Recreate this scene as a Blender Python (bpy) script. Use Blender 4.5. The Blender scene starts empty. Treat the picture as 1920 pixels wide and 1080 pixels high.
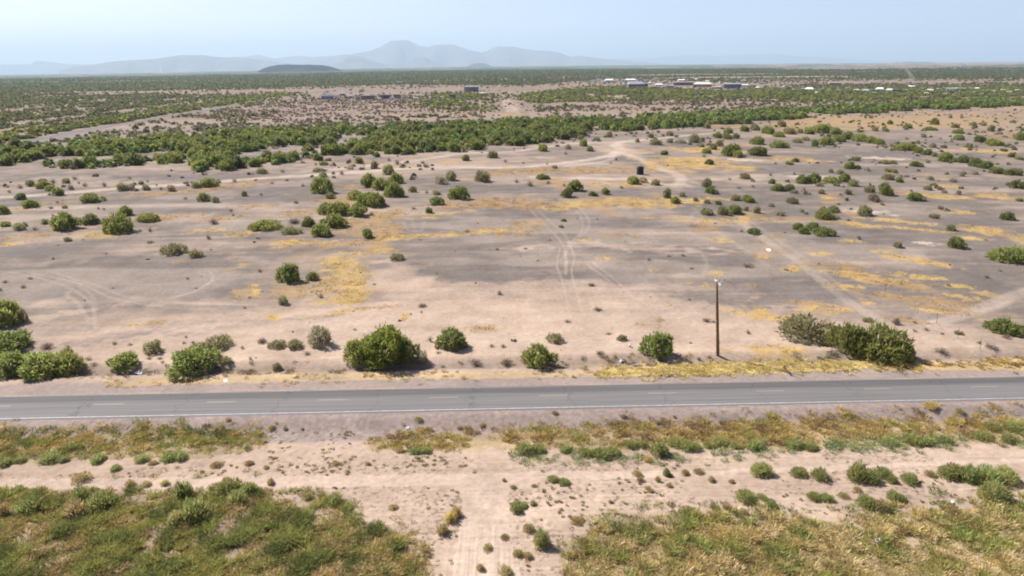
import bpy, math, random
import numpy as np
from mathutils import Vector, Matrix

rng = np.random.default_rng(7)
random.seed(7)
PI = math.pi

# ------------------------------------------------------------------ camera frame
FPX, PITCH, ROLL, CAMZ = 1300.0, math.radians(17.83), math.radians(0.48), 35.0
cp, sp, cr, sr = math.cos(PITCH), math.sin(PITCH), math.cos(ROLL), math.sin(ROLL)
FW = np.array([0, cp, -sp]); U0 = np.array([0, sp, cp]); R0 = np.array([1.0, 0, 0])
RT = cr * R0 - sr * U0
UP = sr * R0 + cr * U0
CAM = np.array([0, 0, CAMZ])

def smooth(a, b, x):
    t = np.clip((np.asarray(x, float) - a) / (b - a), 0, 1)
    return t * t * (3 - 2 * t)

def project(x, y, z=0.0):
    p = np.stack([np.asarray(x, float), np.asarray(y, float), np.asarray(z, float) + 0 * np.asarray(x, float)], -1) - CAM
    d = p @ FW
    d = np.where(d < 1e-3, 1e-3, d)
    return 960 + FPX * (p @ RT) / d, 540 - FPX * (p @ UP) / d

def ray(px, py):
    return FW * FPX + RT * (px - 960) + UP * (540 - py)

def flat(px, py, z=0.0):
    d = ray(px, py); t = (z - CAMZ) / d[2]
    return d[0] * t, d[1] * t

# road frame (a straight road crossing the plain)
_a = np.array(flat(195, 758)); _b = np.array(flat(1802, 726))
RE = (_b - _a) / np.linalg.norm(_b - _a)          # along the road
RN = np.array([-RE[1], RE[0]])                    # away from the camera
RO = np.array(flat(204, 757.8))

# ------------------------------------------------------------------ noise
def _hash(ix, iy, s):
    h = (ix.astype(np.int64) * 374761393 + iy.astype(np.int64) * 668265263 + s * 974634777) & 0x7fffffff
    h = ((h ^ (h >> 13)) * 1274126177) & 0x7fffffff
    h = h ^ (h >> 16)
    return (h & 0xffff) / 65535.0

def vnoise(x, y, s=0):
    x = np.asarray(x, float); y = np.asarray(y, float)
    ix = np.floor(x); iy = np.floor(y); fx = x - ix; fy = y - iy
    fx = fx * fx * fx * (fx * (fx * 6 - 15) + 10); fy = fy * fy * fy * (fy * (fy * 6 - 15) + 10)
    a = _hash(ix, iy, s); b = _hash(ix + 1, iy, s); c = _hash(ix, iy + 1, s); d = _hash(ix + 1, iy + 1, s)
    return (a + (b - a) * fx) * (1 - fy) + (c + (d - c) * fx) * fy

def fbm(x, y, s=0, o=4, g=0.5):
    v = 0; a = 1; t = 0
    for i in range(o):
        v = v + a * vnoise(x * 2 ** i + 17.3 * i, y * 2 ** i - 9.1 * i, s + i * 13); t += a; a *= g
    return v / t

# ------------------------------------------------------------------ terrain height
def gz(x, y):
    x = np.asarray(x, float); y = np.asarray(y, float)
    s = (x - RO[0]) * RN[0] + (y - RO[1]) * RN[1]
    D = np.hypot(x, y)
    near = 1 - smooth(140, 260, D)
    z = -0.55 * smooth(3.9, 6.5, -s) * near * (1 - smooth(14, 22, -s) * 0.6)
    z = z - 0.35 * np.exp(-((s - 8.6) / 1.0) ** 2) * near + 0.22 * np.exp(-((s - 10.8) / 0.9) ** 2) * near
    rough = smooth(4.2, 6.0, np.abs(s))
    z = z + rough * near * (0.16 * (fbm(x / 3.1, y / 3.1, 5, 3) - 0.5) + 0.07 * (fbm(x / 0.7, y / 0.7, 6, 2) - 0.5))
    az = np.arctan2(x, np.maximum(y, 1))
    return z - .0050 * (1 - smooth(-0.66, 0.02, az)) * np.maximum(D - 1200, 0)

def at(px, py):
    z = 0.0
    for _ in range(5):
        x, y = flat(px, py, z); z = float(gz(np.array(x), np.array(y)))
    return x, y, z

def ppm(x, y, z=0.0):
    return FPX / ((np.array([x, y, z]) - CAM) @ FW)

# ------------------------------------------------------------------ mesh helpers
scene = bpy.context.scene
col = scene.collection
def link(o, parent=None):
    col.objects.link(o)
    if parent is not None: o.parent = parent
    return o

def tag(o, label=None, cat=None, group=None, kind=None):
    if label: o['label'] = label
    if cat: o['category'] = cat
    if group: o['group'] = group
    if kind: o['kind'] = kind
    return o

def np_me(name, V, F, mat=None, cols=None, sm=False):
    V = np.ascontiguousarray(V, np.float32); F = np.ascontiguousarray(F, np.int32)
    me = bpy.data.meshes.new(name)
    n, k = F.shape
    me.vertices.add(len(V)); me.vertices.foreach_set('co', V.ravel())
    me.loops.add(n * k); me.loops.foreach_set('vertex_index', F.ravel())
    me.polygons.add(n)
    me.polygons.foreach_set('loop_start', np.arange(0, n * k, k, dtype=np.int32))
    me.polygons.foreach_set('loop_total', np.full(n, k, np.int32))
    if sm: me.polygons.foreach_set('use_smooth', np.ones(n, bool))
    me.update(calc_edges=True)
    if cols is not None:
        a = me.color_attributes.new('Col', 'FLOAT_COLOR', 'POINT')
        c = np.ones((len(V), 4), np.float32); c[:, :3] = cols
        a.data.foreach_set('color', c.ravel())
    if mat: me.materials.append(mat)
    return me

def obj(name, me, parent=None, loc=None):
    o = bpy.data.objects.new(name, me); link(o, parent)
    if loc is not None: o.location = loc
    return o

def empty(name, loc, rz=0.0):
    o = bpy.data.objects.new(name, None); link(o)
    o.location = loc; o.rotation_euler = (0, 0, rz); o.empty_display_size = 0.3
    return o

class MB:
    """collects polygons of one mesh"""
    def __init__(s): s.v = []; s.f = []
    def add(s, V, F):
        b = len(s.v); s.v += [tuple(map(float, p)) for p in V]; s.f += [tuple(i + b for i in f) for f in F]; return s
    def box(s, x0, x1, y0, y1, z0, z1):
        return s.add([(x0,y0,z0),(x1,y0,z0),(x1,y1,z0),(x0,y1,z0),(x0,y0,z1),(x1,y0,z1),(x1,y1,z1),(x0,y1,z1)],
                     [(0,3,2,1),(4,5,6,7),(0,1,5,4),(1,2,6,5),(2,3,7,6),(3,0,4,7)])
    def tube(s, pts, rad, n=8, cap=True):
        pts = [np.array(p, float) for p in pts]
        if np.isscalar(rad): rad = [rad] * len(pts)
        V = []; F = []
        for i, p in enumerate(pts):
            t = pts[min(i + 1, len(pts) - 1)] - pts[max(i - 1, 0)]
            t = t / (np.linalg.norm(t) + 1e-9)
            a = np.cross(t, [0, 0, 1]) if abs(t[2]) < 0.9 else np.cross(t, [1, 0, 0])
            a /= np.linalg.norm(a); b = np.cross(t, a)
            for k in range(n):
                th = 2 * PI * k / n
                V.append(p + rad[i] * (math.cos(th) * a + math.sin(th) * b))
        for i in range(len(pts) - 1):
            for k in range(n):
                F.append((i*n+k, i*n+(k+1) % n, (i+1)*n+(k+1) % n, (i+1)*n+k))
        if cap: F.append(tuple(range(n - 1, -1, -1))); F.append(tuple((len(pts)-1)*n + k for k in range(n)))
        return s.add(V, F)
    def lathe(s, prof, n=24, c=(0, 0)):
        V = []; F = []
        for r, z in prof:
            for k in range(n):
                th = 2 * PI * k / n; V.append((c[0] + r * math.cos(th), c[1] + r * math.sin(th), z))
        for i in range(len(prof) - 1):
            for k in range(n): F.append((i*n+k, i*n+(k+1) % n, (i+1)*n+(k+1) % n, (i+1)*n+k))
        F.append(tuple(range(n - 1, -1, -1))); F.append(tuple((len(prof)-1)*n + k for k in range(n)))
        return s.add(V, F)
    def prism(s, poly, y0, y1):
        n = len(poly)
        V = [(x, y0, z) for x, z in poly] + [(x, y1, z) for x, z in poly]
        F = [tuple(range(n)), tuple(range(2 * n - 1, n - 1, -1))] + [(i, i + n, (i + 1) % n + n, (i + 1) % n) for i in range(n)]
        return s.add(V, F)
    def me(s, name, mat, sm=False):
        m = bpy.data.meshes.new(name); m.from_pydata(s.v, [], s.f)
        if sm: m.polygons.foreach_set('use_smooth', [True] * len(m.polygons))
        m.update(); m.materials.append(mat); return m
    def build(s, name, mat, parent=None, loc=None, sm=False):
        return obj(name, s.me(name, mat, sm), parent, loc)

# ------------------------------------------------------------------ materials
def new_mat(name):
    m = bpy.data.materials.new(name); m.use_nodes = True
    nt = m.node_tree; nt.nodes.clear()
    return m, nt, nt.nodes.new('ShaderNodeOutputMaterial')

def N(nt, t, **kw):
    n = nt.nodes.new(t)
    for k, v in kw.items(): setattr(n, k, v)
    return n

def plain(name, rgb, rough=0.8, var=0.15, scale=3.0, metal=0.0, spec=0.3):
    m, nt, out = new_mat(name)
    b = N(nt, 'ShaderNodeBsdfPrincipled')
    tc = N(nt, 'ShaderNodeTexCoord'); nz = N(nt, 'ShaderNodeTexNoise')
    nz.inputs['Scale'].default_value = scale; nz.inputs['Detail'].default_value = 5
    nt.links.new(tc.outputs['Object'], nz.inputs['Vector'])
    mr = N(nt, 'ShaderNodeMapRange'); mr.inputs[1].default_value = .25; mr.inputs[2].default_value = .75
    mr.inputs[3].default_value = 1 - var; mr.inputs[4].default_value = 1 + var
    nt.links.new(nz.outputs['Fac'], mr.inputs[0])
    mx = N(nt, 'ShaderNodeVectorMath', operation='SCALE'); mx.inputs[0].default_value = rgb
    nt.links.new(mr.outputs[0], mx.inputs['Scale'])
    nt.links.new(mx.outputs[0], b.inputs['Base Color'])
    b.inputs['Roughness'].default_value = rough; b.inputs['Metallic'].default_value = metal
    b.inputs['Specular IOR Level'].default_value = spec
    nt.links.new(b.outputs[0], out.inputs[0])
    return m

def leafy(name, transl=0.3, rnd=0.22, hue=0.03):
    """matte leaf/grass material, colour from the mesh's own leaf tints, slight change from plant to plant"""
    m, nt, out = new_mat(name)
    at_ = N(nt, 'ShaderNodeAttribute', attribute_name='Col')
    oi = N(nt, 'ShaderNodeObjectInfo')
    hs = N(nt, 'ShaderNodeHueSaturation')
    mr = N(nt, 'ShaderNodeMapRange'); mr.inputs[3].default_value = 1 - rnd; mr.inputs[4].default_value = 1 + rnd
    nt.links.new(oi.outputs['Random'], mr.inputs[0]); nt.links.new(mr.outputs[0], hs.inputs['Value'])
    ml = N(nt, 'ShaderNodeMath', operation='MULTIPLY'); ml.inputs[1].default_value = 7.31
    fr = N(nt, 'ShaderNodeMath', operation='FRACT')
    nt.links.new(oi.outputs['Random'], ml.inputs[0]); nt.links.new(ml.outputs[0], fr.inputs[0])
    mh = N(nt, 'ShaderNodeMapRange'); mh.inputs[3].default_value = .5 - hue; mh.inputs[4].default_value = .5 + hue
    nt.links.new(fr.outputs[0], mh.inputs[0]); nt.links.new(mh.outputs[0], hs.inputs['Hue'])
    nt.links.new(at_.outputs['Color'], hs.inputs['Color'])
    d = N(nt, 'ShaderNodeBsdfDiffuse'); t = N(nt, 'ShaderNodeBsdfTranslucent'); mx = N(nt, 'ShaderNodeMixShader')
    mx.inputs[0].default_value = transl
    nt.links.new(hs.outputs[0], d.inputs[0]); nt.links.new(hs.outputs[0], t.inputs[0])
    nt.links.new(d.outputs[0], mx.inputs[1]); nt.links.new(t.outputs[0], mx.inputs[2])
    nt.links.new(mx.outputs[0], out.inputs[0])
    return m

M_LEAF = leafy('leaf', .55, .15, .016); M_GRASS = leafy('grass_blades', .35, .1, .01); M_TWIG = leafy('dry_twigs', .1, .15, .01)
M_BARK = plain('bark', (.10, .075, .055), .95, .3, 8)
M_POLE = plain('creosoted_wood', (.19, .115, .05), .9, .3, 2.5)
M_GALV = plain('galvanised_metal', (.50, .49, .46), .5, .1, 5, .2)
M_PORC = plain('porcelain', (.55, .52, .48), .3, .05, 5)
M_BLACK = plain('black_plastic', (.012, .012, .014), .45, .3, 1.5)
M_WHITE = plain('white_paint', (.75, .76, .76), .6, .06, 1)
M_PALE = plain('pale_stucco', (.55, .50, .44), .9, .1, 1)
M_GREY = plain('grey_siding', (.31, .30, .33), .8, .12, 1)
M_DGREY = plain('dark_roofing', (.18, .175, .20), .85, .15, 1)
M_BROWN = plain('brown_wall', (.38, .29, .26), .9, .12, 1)
M_RED = plain('faded_red_paint', (.35, .10, .09), .6, .1, 1)
M_BLUE = plain('blue_paint', (.20, .27, .46), .6, .1, 1)
M_GLASS = plain('dark_glass', (.03, .04, .055), .12, .1, 1, 0, .5)
M_TYRE = plain('tyre_rubber', (.03, .03, .03), .9)
M_LITTER = plain('white_litter', (.72, .72, .70), .7, .05, 6)
M_STEEL = plain('rusty_steel', (.14, .11, .09), .8, .2, 4)
EXPO, SUN_S, SKY_S, SKY_DUST = 1.0, 4.6, 0.094, 1.5
HAZE_D, HAZE_COL, HAZE_G = 4.6e-5, (.645, .84, 1.0, 1), .1
# ------------------------------------------------------------------ foliage builders
def unit(v): return v / (np.linalg.norm(v, axis=-1, keepdims=True) + 1e-9)

def cards(P, A, S, L, W):
    """diamond leaf sprays: centre P, long axis A, side S, length L, width W"""
    L = np.asarray(L)[:, None] * .5; W = np.asarray(W)[:, None] * .5
    V = np.stack([P - A * L, P + S * W, P + A * L, P - S * W], 1).reshape(-1, 3)
    F = np.arange(len(P) * 4).reshape(-1, 4)
    return V, F

def rdir(n, r, up=0.0):
    v = r.normal(size=(n, 3)); v[:, 2] += up
    return unit(v)

def lobed(seed, n, nl, H, size=.085, dense=.70, spread=.32, base=.12, elong=1.9, stray=.28):
    """foliage of one crown, one unit wide and H tall, as leaf sprays over several uneven lobes standing on the ground"""
    r = np.random.default_rng(seed)
    C = [(0, 0, (.26 + base) * H)]; Rr = [(.27, (.66 - base) * H)]
    for k in range(nl):
        a = 2 * PI * (k + r.random() * .8) / nl
        q = spread * (.45 + .75 * r.random())
        rad = .10 + .13 * r.random()
        top = H * (.98 - .95 * q + .30 * (r.random() - .5))
        rz = min(rad * (1.0 + .5 * r.random()), top * .55)
        C.append((q * math.cos(a), q * math.sin(a), top - rz)); Rr.append((rad, rz))
        if r.random() < .7: C.append((q * 1.1 * math.cos(a + .3), q * 1.1 * math.sin(a + .3), max(base * H, .10 * H))); Rr.append((rad * .95, max(.22 * H, rz * .7)))
    C = np.array(C); Rr = np.array(Rr)
    pk = r.choice(len(C), n * 4, p=(Rr[:, 0] * Rr[:, 1]) / (Rr[:, 0] * Rr[:, 1]).sum())
    d = rdir(n * 4, r, .15)
    lump = fbm(d[:, 0] * 3.5 + pk * 7, d[:, 1] * 3.5 + d[:, 2] * 3, seed, 3) - .5
    u = dense + (1.04 - dense) * r.random(n * 4) + .62 * lump
    st = r.random(n * 4) < stray
    u = np.where(st, u + .38 * r.random(n * 4), u)
    P = C[pk] + d * u[:, None] * Rr[pk][:, [0, 0, 1]]
    keep = (P[:, 2] > .012) & (lump > -.075)
    for i in range(len(C)):
        q = np.linalg.norm((P - C[i]) / Rr[i][[0, 0, 1]], axis=1)
        keep &= (q > .66) | (pk == i)
    P = P[keep][:n]; d = d[keep][:n]; st = st[keep][:n]
    m = len(P)
    out = unit(P - np.array([0, 0, -.12]))
    A = unit(out * np.where(st, 1.3, .8)[:, None] + np.array([0, 0, .35]) + r.normal(size=(m, 3)) * .50)
    S = unit(np.cross(A, unit(out + r.normal(size=(m, 3)) * .9)))
    L = size * (.6 + 1.1 * r.random(m)) * elong / 1.2
    return P, A, S, L, L / elong * (.45 + .35 * r.random(m)) * np.where(st, .6, 1), r

def tint(r, n, base, v=.22, h=.12):
    base = np.asarray(base, float)
    c = base[None, :] * (1 + v * (r.random((n, 1)) * 2 - 1))
    c = c * (1 + h * (r.random((n, 3)) * 2 - 1))
    return np.clip(c, .004, 1)

GREEN = (.265, .290, .090); DEEP = (.215, .245, .086); OLIVE = (.29, .28, .140); GREY = (.34, .31, .21)
DRYB = (.27, .215, .165); WEED = (.33, .365, .135); YEL = (.56, .435, .165); TAN = (.50, .38, .16); RUST = (.34, .25, .11); ORA = (.42, .30, .125)

def crown_me(name, seed, n, nl, H, colr, size=.085, **k):
    P, A, S, L, W, r = lobed(seed, n, nl, H, size, **k)
    V, F = cards(P, A, S, L, W)
    c = tint(r, len(P), colr, .26, .10)
    young = r.random(len(P)) < .10
    c[young] *= np.array([1.35, 1.22, .95])
    return np_me(name, V, F, M_LEAF, np.repeat(c, 4, 0))

def stems_me(name, seed, H, n=7, thick=.016, trunk=False):
    r = np.random.default_rng(seed + 99); mb = MB()
    if trunk:
        mb.tube([(0, 0, -.02), (.01, 0, .12 * H), (.0, .02, .3 * H)], [.030, .024, .02], 7)
    for k in range(n):
        a = 2 * PI * (k + r.random() * .5) / n; q = .12 + .22 * r.random()
        z0 = .26 * H if trunk else -.02
        top = (q * math.cos(a), q * math.sin(a), H * (.55 + .3 * r.random()))
        mid = (top[0] * .4, top[1] * .4 + .01, z0 + (top[2] - z0) * .5)
        mb.tube([(0, 0, z0), mid, top], [thick, thick * .7, thick * .25], 5)
        for j in range(2):
            b = a + r.uniform(-.9, .9)
            mb.tube([mid, (mid[0] + .14 * math.cos(b), mid[1] + .14 * math.sin(b), mid[2] + H * .22)], [thick * .45, thick * .15], 4)
    return mb.me(name, M_BARK)

def twigs_me(name, seed, n, H, colr):
    """a dry, leafless tangle of thin twigs"""
    r = np.random.default_rng(seed)
    d = rdir(n, r, .5); d[:, 2] = np.abs(d[:, 2]); d = unit(d)
    a = .05 + .30 * r.random(n)
    P = d * a[:, None] * np.array([1.25, 1.25, 2 * H]) + np.array([0, 0, .03])
    A = unit(d + r.normal(size=(n, 3)) * .45); S = unit(np.cross(A, r.normal(size=(n, 3))))
    V, F = cards(P, A, S, .22 + .18 * r.random(n), .016 + .016 * r.random(n))
    return np_me(name, V, F, M_TWIG, np.repeat(tint(r, n, colr, .35, .12), 4, 0))

def weed_me(name, seed, n, H, colr, dry=0.15):
    """a bushy annual weed: hundreds of fine upright sprays in a low mound"""
    r = np.random.default_rng(seed)
    d = rdir(n, r, .55); d[:, 2] = np.abs(d[:, 2]); d = unit(d)
    ph = np.arctan2(d[:, 1], d[:, 0])
    R = .46 * (.75 + .45 * vnoise(2 * np.cos(ph) + 5, 2 * np.sin(ph) + seed, seed))
    u = r.random(n) ** .45
    P = d * (R * u)[:, None]; P[:, 2] *= H / .46; P[:, 2] += .02
    A = unit(d * .8 + np.array([0, 0, .75]) + r.normal(size=(n, 3)) * .35); S = unit(np.cross(A, r.normal(size=(n, 3))))
    V, F = cards(P, A, S, .13 + .13 * r.random(n), .018 + .018 * r.random(n))
    c = tint(r, n, colr, .28, .1)
    k = r.random(n) < dry; c[k] = tint(r, int(k.sum()), TAN, .25)
    return np_me(name, V, F, M_LEAF, np.repeat(c, 4, 0))

# prototypes (never linked themselves: their mesh data is shared by the plants)
PROTO = {}
def proto(kind, hi):
    key = (kind, hi)
    if key in PROTO: return PROTO[key]
    L = []
    q = 1.0 if hi else .42
    sz = .056 if hi else .092
    for v in range(4):
        sd = hash((kind, v, 3)) % 1000 if False else (len(kind) * 37 + ord(kind[0]) * 11 + ord(kind[-1]) * 5 + v * 101) % 9973
        if kind == 'G': H = (.60, .68, .56, .64)[v]; f = crown_me('foliage', sd, int(2500 * q), 7, H, GREEN, sz); s = stems_me('stems', sd, H)
        elif kind == 'K': H = (.56, .62, .58, .66)[v]; f = crown_me('foliage', sd, int(2500 * q), 7, H, DEEP, sz); s = stems_me('stems', sd, H)
        elif kind == 'O': H = (.62, .55, .66, .58)[v]; f = crown_me('foliage', sd, int(1900 * q), 8, H, OLIVE, sz * .92, dense=.55); s = stems_me('stems', sd, H, 9)
        elif kind == 'Y': H = (.58, .55, .62, .58)[v]; f = crown_me('foliage', sd, int(1700 * q), 8, H, GREY, sz * .85, dense=.5); s = stems_me('stems', sd, H, 10)
        elif kind == 'B': H = .5; f = twigs_me('twigs', sd, 260 if hi else 130, H, DRYB); s = None
        elif kind == 'W': H = .55; f = weed_me('foliage', sd, 1300, H, WEED, .12); s = None
        elif kind == 'D': H = .45; f = weed_me('foliage', sd, 1100, H, (.25, .275, .09), .2); s = None
        elif kind == 'V': H = .5; f = weed_me('foliage', sd, 800, H, (.31, .29, .14), .45); s = None
        elif kind == 'R': H = .5; f = weed_me('foliage', sd, 800, H, RUST, .35); s = None
        elif kind == 'H': H = .42; f = weed_me('foliage', sd, 800, H, YEL, .35); s = None
        elif kind == 'T': H = (.66, .6, .7, .62)[v]; f = crown_me('crown', sd, int(1500 * q), 6, H, ((.215, .24, .074), (.165, .195, .068), (.23, .245, .075), (.19,.205,.08))[v], sz * 1.25); s = stems_me('trunk', sd, H, 5, .016, True)
        L.append((f, s, H))
    PROTO[key] = L
    return L

# ------------------------------------------------------------------ stuff made of many small plants in one mesh
def dome_mass(name, X, Y, Z, W, Hh, C, n, mat=M_LEAF, label=None, cat='scrub', seed=1, kind='stuff'):
    r = np.random.default_rng(seed); m = len(X); T = m * n
    d = rdir(T, r, .35); d[:, 2] = np.abs(d[:, 2]); d = unit(d)
    W_ = np.repeat(W, n); H_ = np.repeat(Hh, n)
    u = .62 + .42 * r.random(T)
    P = np.stack([d[:, 0] * W_ * .5 * u, d[:, 1] * W_ * .5 * u, (d[:, 2] * .85 + .08) * H_ * u], 1)
    P += np.stack([np.repeat(X, n), np.repeat(Y, n), np.repeat(Z, n)], 1)
    nrm = unit(d + r.normal(size=(T, 3)) * .5)
    A = unit(np.cross(nrm, r.normal(size=(T, 3)))); S = unit(np.cross(nrm, A))
    k = 1.5 / math.sqrt(n) + .12
    L = W_ * k * (.8 + .6 * r.random(T)); 
    V, F = cards(P, A, S, L, L * .7)
    c = np.repeat(C, n, 0) * (1 + .22 * (r.random((T, 1)) * 2 - 1))
    o = obj(name, np_me(name, V, F, mat, np.repeat(c, 4, 0)))
    return tag(o, label, cat, None, kind)

def tuft_mass(name, X, Y, Z, Hh, Sp, C, nb, label=None, cat='grass', seed=2, bw=.045, lean=.55):
    """grass and weeds: NB tapering blades to a tuft"""
    r = np.random.default_rng(seed); m = len(X); T = m * nb
    a = r.random(T) * 2 * PI; q = np.sqrt(r.random(T)) * np.repeat(Sp, nb)
    h = np.repeat(Hh, nb) * (.45 + .65 * r.random(T))
    bx = np.repeat(X, nb) + q * np.cos(a); by = np.repeat(Y, nb) + q * np.sin(a); bz = np.repeat(Z, nb) - .02
    le = lean * h * (.3 + .9 * r.random(T)); b = a + r.normal(size=T) * .8
    tx = bx + le * np.cos(b); ty = by + le * np.sin(b); tz = bz + h
    w = bw * (.6 + .8 * r.random(T)); sa = r.random(T) * 2 * PI
    mx = bx + .38 * (tx - bx); my = by + .38 * (ty - by); mz = bz + .62 * h
    V = np.stack([np.stack([bx, by, bz], 1), np.stack([mx + w * np.cos(sa), my + w * np.sin(sa), mz], 1),
                  np.stack([tx, ty, tz], 1), np.stack([mx - w * np.cos(sa), my - w * np.sin(sa), mz], 1)], 1).reshape(-1, 3)
    c = np.repeat(C, nb, 0) * (1 + .28 * (r.random((T, 1)) * 2 - 1))
    o = obj(name, np_me(name, V, np.arange(T * 4).reshape(-1, 4), M_GRASS, np.repeat(c, 4, 0)))
    return tag(o, label, cat, None, 'stuff')

def in_poly(px, py, poly):
    c = np.zeros(px.shape, bool); n = len(poly); j = n - 1
    for i in range(n):
        xi, yi = poly[i]; xj, yj = poly[j]
        c ^= ((yi > py) != (yj > py)) & (px < (xj - xi) * (py - yi) / (yj - yi + 1e-9) + xi)
        j = i
    return c

def sample_poly(poly, dens, r):
    """points spread evenly over the ground under an outline given by its corners on the photo"""
    P = np.array([at(x, y)[:2] for x, y in poly])
    (x0, y0), (x1, y1) = P.min(0), P.max(0)
    n = int((x1 - x0) * (y1 - y0) * dens)
    x = r.uniform(x0, x1, n); y = r.uniform(y0, y1, n)
    k = in_poly(x, y, [tuple(p) for p in P])
    return x[k], y[k]
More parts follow.
